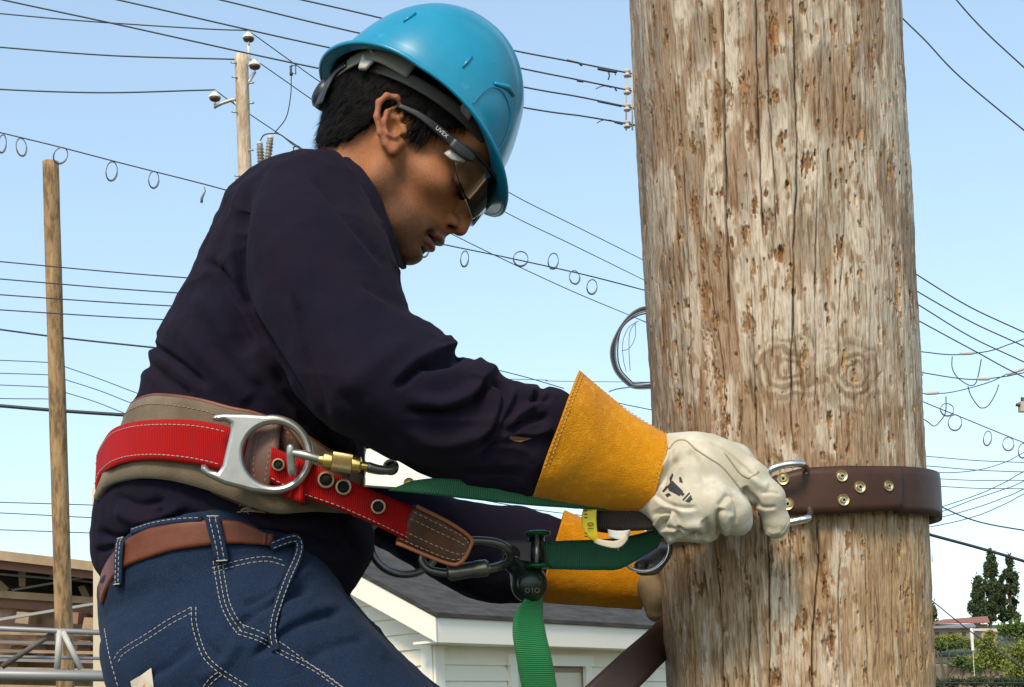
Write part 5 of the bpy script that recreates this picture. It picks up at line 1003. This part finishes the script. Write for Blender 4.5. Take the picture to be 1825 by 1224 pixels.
A = t2w(np.array([(-.097, .024, -.024), (-.104, .018, -.005), (-.106, .022, .02), (-.096, .045, .034)])); B = t2w(np.array([(-.089, .036, -.022), (-.094, .040, -.005), (-.096, .044, .012), (-.088, .058, .022)])); rb, smp, _ = ribbon(A, B, .004); obj('ratchet_arm', MB().add(*rb), blackp, HAT)
for p, dx in ((math.radians(128), 0), (math.radians(62), 0), (math.radians(-62), 0), (math.radians(-128), 0)):
    a_ = hatpt(np.array([p]), np.array([.0]), .006)[0]; b_ = np.array([-.004+.106*math.cos(p), .089*math.sin(p), .052]); A = t2w(np.array([a_, (a_+b_)/2+np.array([0, 0, .004]), b_])); off = t2w((.016, 0, -.004))[0]-t2w((0, 0, 0))[0]; rb, smp, _ = ribbon(A, A+off, .003); obj('suspension_clip', MB().add(*rb), suspm, HAT)
A = t2w(np.array([(-.085, .055, .052), (-.078, .068, .040), (-.07, .074, .022)])); B = t2w(np.array([(-.06, .078, .058), (-.06, .080, .044), (-.062, .079, .024)])); rb, smp, _ = ribbon(A, B, .005); obj('suspension_pad', MB().add(*rb), mt('pad_white', (.5, .48, .45), .5), HAT)

GL = thing('safety_glasses', h2w((.08, 0, .02))[0], 'clear wraparound safety glasses with dark temple arms on the face of the worker', 'safety glasses')
for y in (1, -1):
    A = [(-.012, y*.084, .021), (.010, y*.085, .0265), (.030, y*.083, .0285), (.052, y*.0765, .0295), (.070, y*.0725, .0295), (.083, y*.067, .030)]; B = [(-.012, y*.0838, .016), (.010, y*.0848, .0195), (.030, y*.0828, .0195), (.052, y*.076, .0185), (.070, y*.072, .0180), (.085, y*.0665, .0205)]
    rb, smp, _ = ribbon(h2w(A), h2w(B), .0038, out=-FWD*y); t_ = obj('temple_arm', MB().add(*rb), mt('temple', (.010, .011, .014), .45), GL)
    if y == 1:
        tc_ = bpy.data.curves.new('t', 'FONT'); tc_.body = 'UVEX'; tc_.size = .0062; tc_.extrude = .0001; to_ = bpy.data.objects.new('t', tc_); S.collection.objects.link(to_); tv, tf_ = evald(to_); bpy.data.objects.remove(to_)
        o = np.array([.036, .0838, .0222]); obj('lettering', (h2w(np.c_[o[0]+tv[:, 0], o[1]-.29*tv[:, 0]+tv[:, 2], o[2]+tv[:, 1]]), tf_), mt('white_ink', (.7, .7, .7), .5), t_, smooth=False)
        hg = MB(); rb, _, _ = ribbon(h2w([(.058, .0775, .0285), (.074, .0735, .0295), (.088, .066, .0285)]), h2w([(.058, .077, .0175), (.074, .073, .0165), (.089, .0655, .0225)]), .004, out=-FWD); hg.add(*rb); obj('hinge_block', hg, mt('hinge', (.028, .030, .036), .4), t_)
lens = bpy.data.materials.new('lens'); lens.use_nodes = True; t = lens.node_tree; t.nodes.clear(); o_ = t.nodes.new('ShaderNodeOutputMaterial'); mx = t.nodes.new('ShaderNodeMixShader'); tr = t.nodes.new('ShaderNodeBsdfTransparent'); gl = t.nodes.new('ShaderNodeBsdfGlossy'); fr = t.nodes.new('ShaderNodeFresnel')
fr.inputs[0].default_value = 1.38; gl.inputs['Roughness'].default_value = .06; tr.inputs[0].default_value = (.95, .97, .97, 1); t.links.new(fr.outputs[0], mx.inputs[0]); t.links.new(tr.outputs[0], mx.inputs[1]); t.links.new(gl.outputs[0], mx.inputs[2]); t.links.new(mx.outputs[0], o_.inputs[0])
k = 61; a = np.linspace(-1.45, 1.45, k)
def lp(z, g): xx = .058+(.059+g)*np.cos(a)**.8; yy = .0675*np.sin(a)/math.sin(1.45)+0*a; zz = z(a); return np.stack([xx, yy, zz], 1)
top = lp(lambda a: .031-.002*np.cos(a), .002); bot = lp(lambda a: 0.024-.043*np.cos(a*1.04).clip(0, 1)**.45+.010*np.exp(-(a/.12)**2), -.001)
rb, smp, _ = ribbon(h2w(top), h2w(bot), .0018, .003, 14, out=FWD*0+h2w((1, 0, 0))[0]-h2w((0, 0, 0))[0]); obj('lens', MB().add(*rb), lens, GL)
edg = MB().add(*tube(h2w(bot[14:47]), .0006, 6)); obj('lens_edge', edg, mt('lens_edge', (.55, .57, .58), .25), GL); obj('brow_bar', tube(h2w(lp(lambda a: .032-.002*np.cos(a), .003)), .0016, 6), blackp, GL)
rb, _, _ = ribbon(h2w([(.060, .0705, .0165), (.070, .071, .0175), (.081, .068, .0175)]), h2w([(.057, .070, .0095), (.068, .070, .0085), (.079, .067, .0145)]), .002, out=-FWD); obj('side_shield', MB().add(*rb), mt('shield', (.38, .38, .36), .35), GL)

# ================================================================== HARNESS BELT
HN = thing('work_belt', P(430, 820, 1.7), 'padded red climbing belt with a large steel ring around the waist of the worker', 'work belt')
redm = mt('red_web', (.44, .003, .004), .7, spec=.2, uvribs=(.0021, .8, 'X')); padm = mt('pad_suede', (.165, .122, .074), .95, sheen=.3, var=(25, (.115, .082, .048), .4, .65), bump=(500, .5, .0015)); lt2 = mt('leather_dark', (.11, .035, .014), .5, var=(30, (.06, .02, .009), .4, .6), bump=(300, .3, .001)); lt3 = mt('leather_red', (.10, .027, .012), .5, var=(18, (.21, .07, .035), .4, .65), bump=(300, .3, .001))
alu = mt('ring_steel', (.46, .45, .42), .36, .85, var=(30, (.36, .35, .33), .4, .7), bump=(90, .12, .001)); brass = mt('brass', (.62, .43, .16), .32, .9, bump=(500, .1, .0005)); dstl = mt('dark_steel', (.16, .155, .15), .38, .85)
hd = lambda off: (lambda x: hring(x, 440, 275, .155, 1.70, off))
def addband(nm, tops, bots, off, m_, par, th, st=(), far=1.86, stm=None, oo=0, hb_=None):
    A, B = waist(tops, bots, hd(off), far, oo, hb_ or SHB); global LAST; rb, smp, _ = ribbon(A, B, th, .004, 8); LAST = bvh(rb[0], rb[1]); o = obj(nm, MB().add(*rb), m_, par)
    if st:
        mb = MB()
        for tt in st: dashes(mb, smp(np.linspace(0, .62 if nm == 'webbing' else .46, 200), np.full(200, tt), .0002)[0], .0005, .0036, .002)
        obj('stitching', mb, stm or thr, o, kind='stuff')
    return o, smp
ptop = [(232, 742), (236, 722), (268, 708), (307, 708), (359, 716), (411, 730), (458, 740), (520, 765), (600, 815), (640, 850)]; pbot = [(172, 890), (190, 868), (218, 857), (255, 852), (307, 857), (372, 874), (430, 896), (490, 914), (560, 912), (640, 915)]
addband('back_lining', [(x, y-6) for x, y in ptop], [(x, y-6+0) for x, y in ptop[:1]]+[(x, y+20) for x, y in ptop[1:]], .006, lt3, HN, .004, oo=.001)
addband('waist_pad', ptop, pbot, .012, padm, HN, .009, (.10,), oo=.005, stm=mt('thread_tan', (.28, .22, .14), .8))
addband('webbing', [(176, 805), (184, 790), (202, 766), (236, 753), (281, 748), (333, 748), (375, 753), (416, 764), (470, 790), (540, 830)], [(172, 872), (180, 850), (202, 832), (236, 822), (281, 820), (333, 825), (372, 833), (402, 842), (450, 862), (540, 900)], .020, redm, HN, .0045, (.13, .87), oo=.0035, hb_=LAST)
# leather tab under the pad, far left
q = np.array([P(x, y, hd(.01)(x+4)) for x, y in ((176, 880), (200, 866), (238, 857), (222, 882), (203, 903), (171, 911))]); obj('leather_tab', prism(q, -FWD*.004), lt3, HN, smooth=False)
A = [hit(SHB, x, y, .016, 1.54) for x, y in ((374, 868), (410, 878), (455, 896), (510, 902), (545, 892))]; B = [hit(SHB, x, y, .012, 1.54) for x, y in ((378, 878), (412, 893), (455, 910), (500, 917), (540, 910))]; rb, smp, _ = ribbon(A, B, .004); lb_ = obj('lower_leather', MB().add(*rb), lt2, HN); mb = MB(); rstitch(mb, smp, .25); obj('stitching', mb, mt('thread_tan'), lb_, kind='stuff')
# frayed threads under the pad
mb = MB()
for i in range(40):
    x0 = rng.uniform(425, 480); y0 = rng.uniform(884, 908); p = hit(SHB, x0, y0, .018, 1.53); mb.add(*tube(np.array([p, p+RIGHT*rng.normal(0, .004)-UP*.003-FWD*.002, p+RIGHT*rng.normal(0, .007)-UP*rng.uniform(-.001, .008)-FWD*.001]), .0004, 4))
obj('frayed_threads', mb, mt('thread_tan'), HN, kind='stuff')
# ring plate
RD = 1.505; u = RD/F; o = P(490, 811, RD); ex = RIGHT*math.cos(.06)+FWD*.10; ex /= np.linalg.norm(ex); ey = UP-ex*(UP@ex); ey /= np.linalg.norm(ey)
def l2(pts): return [((x-490)*u, (811-y)*u) for x, y in pts]
arc = lambda cx, cy, r, a0, a1, k: [(cx+r*math.cos(math.radians(t)), cy-r*math.sin(math.radians(t))) for t in np.linspace(a0, a1, k)]
outer = arc(487, 810, 71, 100, -95, 40)+[(450, 877), (400, 864), (370, 850), (360, 840), (361, 830), (368, 829), (376, 838), (390, 842), (398, 830), (412, 768), (412, 757), (402, 752), (392, 753), (385, 752), (379, 748), (384, 741), (400, 738), (440, 738)]
hole = arc(489, 811, 55, 0, 351, 40)
plate('ring', [l2(outer), l2(hole)], o, ex, ey, .010, .0042, alu, HN)
# leather keeper and red loop seen through the ring
def quad_r(A, B, th, m_, nm, par, st=(), off=None, stm=None, **kw):
    rb, smp, _ = ribbon(PP(A), PP(B), th, **kw); o = obj(nm, MB().add(*rb), m_, par)
    if st:
        mb = MB(); [rstitch(mb, smp, tt) for tt in st]; obj('stitching', mb, stm or thr, o, kind='stuff')
    return o, smp
quad_r([(452, 755, 1.522), (440, 800, 1.52), (436, 830, 1.52), (446, 862, 1.522)], [(502, 748, 1.522), (496, 800, 1.515), (492, 830, 1.515), (480, 870, 1.52)], .005, mt('keeper', (.13, .06, .045), .55), 'leather_keeper', HN, (.3, .75), stm=mt('thread_tan'))
quad_r([(505, 752, 1.53), (520, 770, 1.53), (540, 800, 1.53), (545, 830, 1.53)], [(480, 752, 1.53), (498, 780, 1.53), (505, 810, 1.53), (510, 840, 1.53)], .004, lt2, 'leather_flap', HN, (.25,), stm=mt('thread_tan'))
# red tongue with grommets and leather tip
tA = [(484, 796, 1.512), (530, 815, 1.515), (600, 845, 1.520), (660, 872, 1.53), (742, 905, 1.56)]; tB = [(480, 856, 1.515), (530, 882, 1.52), (600, 906, 1.525), (655, 930, 1.535), (730, 966, 1.565)]
tg, smp = quad_r(tA, tB, .005, redm, 'tongue_webbing', HN, (.9,)); darkm = mt('void', (.006, .005, .005), .9); gm = mt('grommet', (.30, .23, .13), .4, .85)
for x, y, r_ in ((496, 828, 12), (581, 855, 16), (612, 868, 15), (674, 903, 14)):
    i = np.argmin([(topx(smp(np.array([a_]), .5)[0])[0][0]-x)**2 for a_ in np.linspace(0, 1, 60)]); d_ = topx(smp(np.array([i/59]), .5)[0])[2][0]-.0045; c_ = P(x, y, d_); uu = d_/F
    g_ = obj('grommet', lathe(c_, -FWD+RIGHT*.1, [(r_*.62*uu, -.004), (r_*.62*uu, .0), (r_*.72*uu, .0022), (r_*.92*uu, .0020), (r_*uu, 0), (r_*uu, -.003)][::-1], 28), gm, HN, auto=1); obj('hole', lathe(c_+FWD*.001, -FWD+RIGHT*.1, [(r_*.60*uu, -.001), (r_*.60*uu, .0014)], 20), darkm, g_)  # the hole is a dark disc, its shade painted as colour
ltp, smp = quad_r([(738, 900, 1.555), (790, 926, 1.563), (825, 945, 1.57), (838, 960, 1.572), (834, 966, 1.572)], [(704, 966, 1.562), (750, 986, 1.57), (795, 1003, 1.575), (818, 1001, 1.576), (832, 984, 1.575)], .006, lt2, 'leather_tip', HN, (.14, .86, .32, .66))
mb = MB(); qd = PP([(742, 902, 1.553), (800, 931, 1.561), (838, 958, 1.568), (838, 975, 1.570), (822, 1001, 1.573), (795, 1003, 1.572), (706, 967, 1.56)]); obj('tip_edge', tube(crom(qd, 40), .0022, 8), mt('edge_orange', (.36, .12, .045), .5), HN)
# far-side steel ring
a_ = np.radians(np.linspace(188, 352, 26)); fr_ = np.stack([722+62*np.cos(a_), 968-56*np.sin(a_), np.full(26, 1.80)], 1); full = np.vstack([fr_, [(790, 950, 1.80), (760, 915, 1.80), (700, 910, 1.8), (662, 940, 1.8)]])
obj('far_ring', tube(arcres(PP(full), .004), .0048, 10, closed=True, flat=(FWD, 1.5)), mt('far_steel', (.30, .30, .30), .4, .8), HN)
for x, y in ((178, 818), (177, 826)): obj('rivet', lathe(P(x, y, 1.70), -RIGHT, [(.002, 0), (.003, .002), (.002, .004)], 10), brass, HN)


# ================================================================== LANYARD WITH SNAP HOOK
greenm = mt('green_web', (.006, .22, .055), .6, uvribs=(.0024, .8, 'X'), sheen=.2); tealm = mt('teal_web', (.004, .115, .060), .62, uvribs=(.0022, .6, 'X')); brownweb = mt('brown_web', (.035, .021, .017), .75, uvribs=(.0018, .7, 'X'))
SN = thing('snap_hook', P(600, 825, 1.49), 'brass sleeved snap hook clipped through the large steel ring', 'snap hook')
d = 1.492; u = d/F
obj('hook_body', tube(crom(PP([(521, 848, 1.497), (519, 822, 1.494), (518, 806, 1.492), (519, 792, 1.492)]), 20), np.interp(np.linspace(0, 1, 20), [0, .1, .9, 1], [5, 8, 8, 5])*u, 14), alu, SN)
obj('hook_shaft', tube(crom(PP([(516, 806, 1.493), (535, 809, 1.490), (552, 813, 1.489), (572, 818, 1.490)]), 16), np.interp(np.linspace(0, 1, 16), [0, .5, 1], [6, 8, 6.5])*u, 14), alu, SN)
ax = P(655, 831, 1.495)-P(568, 818, 1.490); L_ = np.linalg.norm(ax); ax = ax/L_
obj('brass_collar', lathe(P(568, 818, 1.490), ax, [(7*u, 0), (9*u, .004), (15*u, .005), (16.5*u, .007), (16.5*u, .0135), (15.5*u, .014)], 28), mt('brass_bright', (.78, .55, .17), .25, .95), SN, auto=.6)
kn_ = []; nseg = 36
for i, h in enumerate(np.linspace(.014, .034, 11)): kn_.append(h)
V = []; n = 72
e1 = np.cross(ax, FWD); e1 /= np.linalg.norm(e1); e2 = np.cross(ax, e1)
for i, h in enumerate(kn_):
    a_ = np.linspace(0, 2*math.pi, n, endpoint=False); rr = 17*u+.00035*np.where((np.arange(n)+i) % 2 == 0, 1, -1); V.append(P(568, 818, 1.490)+ax*h+rr[:, None]*(np.cos(a_)[:, None]*e1+np.sin(a_)[:, None]*e2))
ff = [(i*n+j, i*n+(j+1) % n, (i+1)*n+(j+1) % n, (i+1)*n+j) for i in range(len(kn_)-1) for j in range(n)]; obj('knurled_sleeve', (np.vstack(V), ff), mt('brass_dull', (.48, .36, .17), .42, .85), SN, smooth=False)
obj('brass_collar', lathe(P(568, 818, 1.490)+ax*.034, ax, [(15.5*u, 0), (16*u, .001), (15.5*u, .008), (11*u, .0095), (8*u, .010), (8*u, .016), (6*u, .018)], 28), mt('brass_bright'), SN, auto=.6)
obj('gate_end', tube(crom(PP([(655, 831, 1.495), (675, 836, 1.497), (695, 837, 1.50), (704, 830, 1.503)]), 12), np.interp(np.linspace(0, 1, 12), [0, 1], [9, 6])*u, 12), dstl, SN)
SP = thing('anchor_plate', P(700, 840, 1.50), 'polished steel plate with a rivet joining the snap hook to the green strap', 'steel plate')
o = P(700, 835, 1.506); loop = [(x, y) for x, y in ((650, 797), (662, 796), (700, 812), (745, 838), (800, 864), (775, 874), (735, 874), (690, 871), (648, 868))]; ex = RIGHT; ey = UP
u6 = 1.506/F; toL = lambda pts: [((x-700)*u6, (835-y)*u6) for x, y in pts]
plate('plate', [toL(loop), toL(arc(697, 833, 11, 0, 340, 20))], o, ex, ey, .006, .0022, mt('polished', (.80, .78, .70), .16, 1.0), SP)
obj('rivet', lathe(P(729, 861, 1.5025), -FWD, [(10*u, -.002), (10*u, .001), (8*u, .0018), (5*u, .0012), (4*u, .0022), (1.6*u, .0022), (1.2*u, .001)], 24), mt('brass_dull'), SP, auto=.7)
G1 = thing('green_strap', P(900, 890, 1.53), 'dark green strap running beneath the near forearm from the steel plate', 'strap')
quad_r([(735, 856, 1.500), (780, 852, 1.502), (860, 858, 1.515), (950, 868, 1.53), (1060, 880, 1.56), (1150, 890, 1.60)], [(690, 874, 1.500), (770, 882, 1.502), (860, 892, 1.515), (950, 901, 1.53), (1060, 908, 1.56), (1150, 915, 1.60)], .003, mt('green_dark', (.004, .10, .035), .65, uvribs=(.0024, .8, 'X')), 'webbing', G1)
G2 = thing('teal_strap', P(1060, 990, 1.63), 'flat teal green strap between the ratchet buckle and the pole', 'strap')
quad_r([(968, 965, 1.642), (1010, 963, 1.64), (1070, 961, 1.63), (1120, 955, 1.62), (1190, 938, 1.60)], [(975, 1014, 1.642), (1010, 1015, 1.64), (1070, 1016, 1.63), (1110, 1012, 1.625), (1172, 975, 1.615)], .003, tealm, 'webbing', G2)
G3 = thing('green_tail', P(950, 1150, 1.63), 'bright green strap tail hanging freely below the ratchet buckle', 'strap')
quad_r([(945, 1052, 1.645), (930, 1075, 1.632), (917, 1098, 1.622), (914, 1130, 1.62), (920, 1170, 1.625), (930, 1228, 1.64), (945, 1300, 1.66), (965, 1400, 1.68)], [(966, 1050, 1.655), (967, 1078, 1.650), (968, 1102, 1.640), (974, 1135, 1.632), (983, 1172, 1.632), (993, 1228, 1.645), (1005, 1300, 1.665), (1020, 1400, 1.685)], .003, greenm, 'webbing', G3)
RB = thing('ratchet_buckle', P(940, 1000, 1.64), 'dark ratchet buckle with green flanges and a steel pin', 'buckle')
o = P(925, 990, 1.648); uu = 1.648/F; tl = lambda pts: [((x-925)*uu, (990-y)*uu) for x, y in pts]
plate('frame', [tl([(893, 970), (900, 964), (962, 964), (966, 970), (966, 1010), (958, 1016), (905, 1014), (893, 1005)]), tl(arc(912, 988, 13, 0, 340, 18))], o, RIGHT, UP, .006, .0015, mt('buckle_dark', (.055, .05, .055), .4, .5), RB)
grn = mt('flange_green', (.01, .13, .04), .35, .6)
for y in (955, 1013): obj('flange', lathe(P(958, y, 1.636), UPW, [(20*uu, 0), (24*uu, .002), (23*uu, .004), (16*uu, .0055)], 28), grn, RB); obj('pin_head', lathe(P(958, y-4, 1.630), UPW, [(7*uu, .0), (7*uu, .003), (5*uu, .004)], 12), steel, RB)
obj('pin', tube(PP([(957, 953, 1.628), (956, 1012, 1.628)]), 4*uu, 14), alu, RB); obj('spool', lathe(P(958, 1012, 1.65), UPW, [(15*uu, 0), (15*uu, 58*uu)], 24), blackp, RB)
s = gsdf((900, 1075, 1.6), (990, 1000, 1.7), .002); s.ell(P(943, 1040, 1.648), (.021, .021, .022), .004); s.cone(P(905, 1000, 1.652), P(935, 1018, 1.652), .009, .012, .01); s.ell(P(945, 1040, 1.628), (.014, .007, .014), .004, ax=np.array([RIGHT, FWD, UP]))
obj('ratchet_drum', s.mesh(), mt('drum', (.02, .035, .025), .35, .4), RB)
mb = MB()
for x in (940, 957): mb.add(*tube(np.vstack([PP([(x+4*math.cos(t), 1052-4*math.sin(t), 1.622) for t in np.linspace(0, 6.2, 12)])]), .0006, 5, closed=True))
mb.add(*tube(PP([(950, 1058, 1.622), (948, 1046, 1.622)]), .0006, 5)); obj('stamped_mark', mb, mt('stamp', (.12, .12, .10), .6), RB, kind='stuff')
CB = thing('carabiner', P(850, 990, 1.6), 'grey screw gate carabiner below the leather belt tip', 'carabiner')
obj('body', tube(crom(PP([(800, 1022, 1.60), (765, 1015, 1.60), (752, 996, 1.60), (770, 975, 1.60), (830, 964, 1.60), (875, 965, 1.605), (900, 974, 1.61), (910, 988, 1.625), (905, 1002, 1.63), (885, 1010, 1.61), (868, 1014, 1.60)]), 60), 7.5*uu, 12), dstl, CB)
ax2 = P(872, 1011, 1.60)-P(797, 1021, 1.60); L2 = np.linalg.norm(ax2); ax2 /= L2
obj('gate_sleeve', lathe(P(797, 1021, 1.60), ax2, [(9*uu, 0), (13.5*uu, .002), (14.5*uu, .004), (14.5*uu, .013), (13.8*uu, .0135), (13.8*uu, .030), (14.8*uu, .031), (14.8*uu, L2-.003), (10*uu, L2)], 28), mt('sleeve', (.20, .195, .17), .35, .85), CB, auto=.6)

# ================================================================== POLE STRAP
def PC(th, y, off, x=1440):                   # a point round the big pole at the height where pixel row y meets its front; th 0 faces the camera
    s_ = cyl(x, y, PB, PAX, PSD, PFR, RP+off)[1]; return PB+s_*PAX+(RP+off)*(np.sin(th)*PSD+np.cos(th)*PFR)
PS = thing('pole_strap', PC(0, 870, 0), 'riveted dark leather strap wrapped around the big pole', 'strap'); lstrap = mt('strap_leather', (.045, .020, .012), .5, spec=.3, var=(16, (.065, .029, .018), .42, .65), bump=(350, .2, .0008), bump2=(25, .15, .002))
th = np.linspace(.55, 2*math.pi-.62, 90); yy = np.interp(th, [.55, 1.2, 2*math.pi], [832, 830, 840]); off = np.interp(th, [.5, .8, 1.5, 2.2, 5.8], [.005, .009, .013, .008, .008])
ihgt = 86
A = np.array([PC(t, y, o_) for t, y, o_ in zip(th, yy, off)]); B = np.array([PC(t, y+ihgt, o_) for t, y, o_ in zip(th, yy, off)])
rb, smp, _ = ribbon(A, B, .0045, out=PFR); obj('inner_band', MB().add(*rb), lstrap, PS)
def thx(x, y): return cyl(x, y, PB, PAX, PSD, PFR, RP+.0125)[0]
xs = np.linspace(1352, 1606, 34); A = []; B = []
def on(x, y, o_): t, s_ = cyl(x, y, PB, PAX, PSD, PFR, RP+o_); return PB+s_*PAX+(RP+o_)*(np.sin(t)*PSD+np.cos(t)*PFR)
for x in xs: A.append(on(x, np.interp(x, [1352, 1385, 1430, 1500, 1606], [862, 846, 834, 830, 831]), .0125)); B.append(on(x, np.interp(x, [1352, 1400, 1500, 1606], [918, 917, 915, 909]), .0125))
rb, smp, _ = ribbon(A, B, .006, out=PFR); obj('outer_band', MB().add(*rb), lstrap, PS)
rvm = mt('rivet_brass', (.72, .56, .26), .3, .85); rvc = mt('rivet_steel', (.5, .5, .47), .3, .9)
def rivet(x, y, r_):
    t = thx(x, y); nrm_ = np.sin(t)*PSD+np.cos(t)*PFR; c = hit(bvh(rb[0], rb[1]), x, y, 0, 1.61); uu = 1.6/F; k = r_*uu
    q = obj('rivet', lathe(c-nrm_*.002, nrm_, [(k, 0), (k, .0028), (k*.92, .0040), (k*.62, .0034), (k*.50, .0022), (k*.46, .0022)], 32), rvm, PS, auto=.9); obj('rivet_core', lathe(c-nrm_*.002, nrm_, [(k*.46, 0), (k*.46, .0034), (k*.40, .0044), (k*.26, .0044), (k*.22, .0030), (k*.1, .003)], 24), rvc, q, auto=.9)
    obj('rivet_hole', lathe(c-nrm_*.002, nrm_, [(k*.2, .002), (k*.2, .0036)], 12), darkm, q)  # dark disc paints the shade inside the rivet
for x, y, r_ in ((1396, 853, 11.5), (1404, 898, 11.5), (1500, 848, 11), (1532, 868, 11.2), (1583, 866, 10.2), (1503, 891, 11)): rivet(x, y, r_)
BK = thing('strap_buckle', P(1400, 880, 1.6), 'bright steel buckle loop held by the near glove at the end of the leather strap', 'buckle')
chrome = mt('chrome', (.72, .72, .72), .18, 1.0); dB = 1.605; uu = dB/F
obj('loop', tube(arcres(PP([(1364, 848, dB), (1375, 836, dB-.004), (1395, 829, dB-.004), (1422, 826, dB-.004), (1434, 829, dB+.010), (1437, 842, dB+.024), (1440, 880, dB+.024), (1443, 905, dB+.024), (1444, 917, dB+.008), (1437, 924, dB-.006), (1420, 928, dB-.004), (1395, 932, dB-.002), (1372, 928, dB), (1360, 900, dB+.004), (1358, 866, dB+.004)]), .003), 6.8*uu, 12, closed=True), chrome, BK)
# brown webbing, tags, small ring left of the near glove
BW = thing('brown_webbing', P(1110, 925, 1.58), 'folded brown webbing coming out under the yellow cuff', 'strap')
quad_r([(1180, 905, 1.575), (1130, 900, 1.575), (1080, 898, 1.575), (1066, 902, 1.580), (1068, 906, 1.59), (1100, 912, 1.60)], [(1182, 942, 1.575), (1130, 946, 1.575), (1080, 944, 1.575), (1067, 946, 1.580), (1070, 948, 1.59), (1100, 952, 1.60)], .004, brownweb, 'webbing', BW)
YT = thing('yellow_tag', P(1050, 930, 1.57), 'yellow ruler tag hanging under the cuff stitching', 'tag'); yel_m = mt('tag_yellow', (.80, .62, .02), .5)
quad_r([(1046, 893, 1.562), (1037, 915, 1.560), (1037, 935, 1.560), (1046, 955, 1.562), (1058, 964, 1.566)], [(1064, 893, 1.562), (1063, 912, 1.560), (1063, 932, 1.560), (1065, 952, 1.562), (1068, 968, 1.566)], .0015, yel_m, 'tag_face', YT)
tc_ = bpy.data.curves.new('t', 'FONT'); tc_.body = '10'; tc_.size = .0095; tc_.extrude = .0001; to_ = bpy.data.objects.new('t', tc_); S.collection.objects.link(to_); tv, tf_ = evald(to_); bpy.data.objects.remove(to_)
obj('tag_number', (P(1058, 946, 1.5575)+tv[:, :1]*UP-tv[:, 1:2]*RIGHT-tv[:, 2:]*FWD, tf_), mt('ink'), YT, smooth=False)
mb = MB()
for y_ in (905, 910, 916, 922, 950, 956): mb.add(*box(P(1044, y_, 1.5582), RIGHT*.0016, FWD*.0002, UP*.0005))
obj('tag_marks', mb, mt('ink'), YT, smooth=False, kind='stuff')
CT = thing('cream_tag', P(1095, 962, 1.57), 'curled cream fabric tag beside the yellow tag', 'tag'); crm = mt('cream', (.58, .53, .42), .7)
quad_r([(1055, 958, 1.566), (1075, 962, 1.562), (1095, 964, 1.562), (1110, 958, 1.566), (1120, 944, 1.574)], [(1060, 968, 1.566), (1078, 974, 1.562), (1100, 977, 1.562), (1114, 968, 1.566), (1123, 950, 1.574)], .0015, crm, 'curl', CT)
quad_r([(1083, 943, 1.57), (1103, 946, 1.568), (1123, 944, 1.57)], [(1085, 957, 1.57), (1103, 962, 1.568), (1118, 963, 1.57)], .0015, mt('tag_white', (.7, .69, .64), .6), 'white_end', CT)
SR = thing('small_ring', P(1145, 985, 1.66), 'thin steel ring hooked below the near glove at the left edge of the pole', 'steel ring')
a_ = np.linspace(0, 2*math.pi, 40, endpoint=False); obj('ring', tube(PP([(1146+44*math.cos(t), 974-44*math.sin(t), 1.645+.02*math.cos(t)) for t in a_]), 3.4*1.65/F, 10, closed=True), chrome, SR)
s = gsdf((1140, 1020, 1.64), (1185, 970, 1.7), .0016); s.cone(P(1145, 1010, 1.67), P(1170, 990, 1.68), .010, .012, .01); s.cone(P(1165, 1010, 1.67), P(1185, 980, 1.68), .009, .009, .01); s.ell(P(1146, 1007, 1.66), (.005, .005, .005), .002, sub=True); obj('swivel', s.mesh(), dstl, SR)
LB = thing('lower_strap', P(1110, 1170, 1.74), 'dark brown strap slanting down left from the pole in the bottom centre', 'strap')
A = list(PP([(1230, 1060, 1.90), (1180, 1100, 1.83), (1150, 1128, 1.77), (1105, 1166, 1.73), (1040, 1226, 1.70), (960, 1300, 1.68), (860, 1400, 1.66)])); B = list(PP([(1250, 1120, 1.90), (1195, 1168, 1.83), (1172, 1190, 1.77), (1150, 1214, 1.73), (1100, 1262, 1.70), (1010, 1345, 1.68), (905, 1445, 1.66)]))
rb, smp, _ = ribbon(A, B, .004); obj('webbing', MB().add(*rb), mt('strap_brown', (.055, .027, .018), .5, uvribs=(.0022, .4, 'X')), LB)
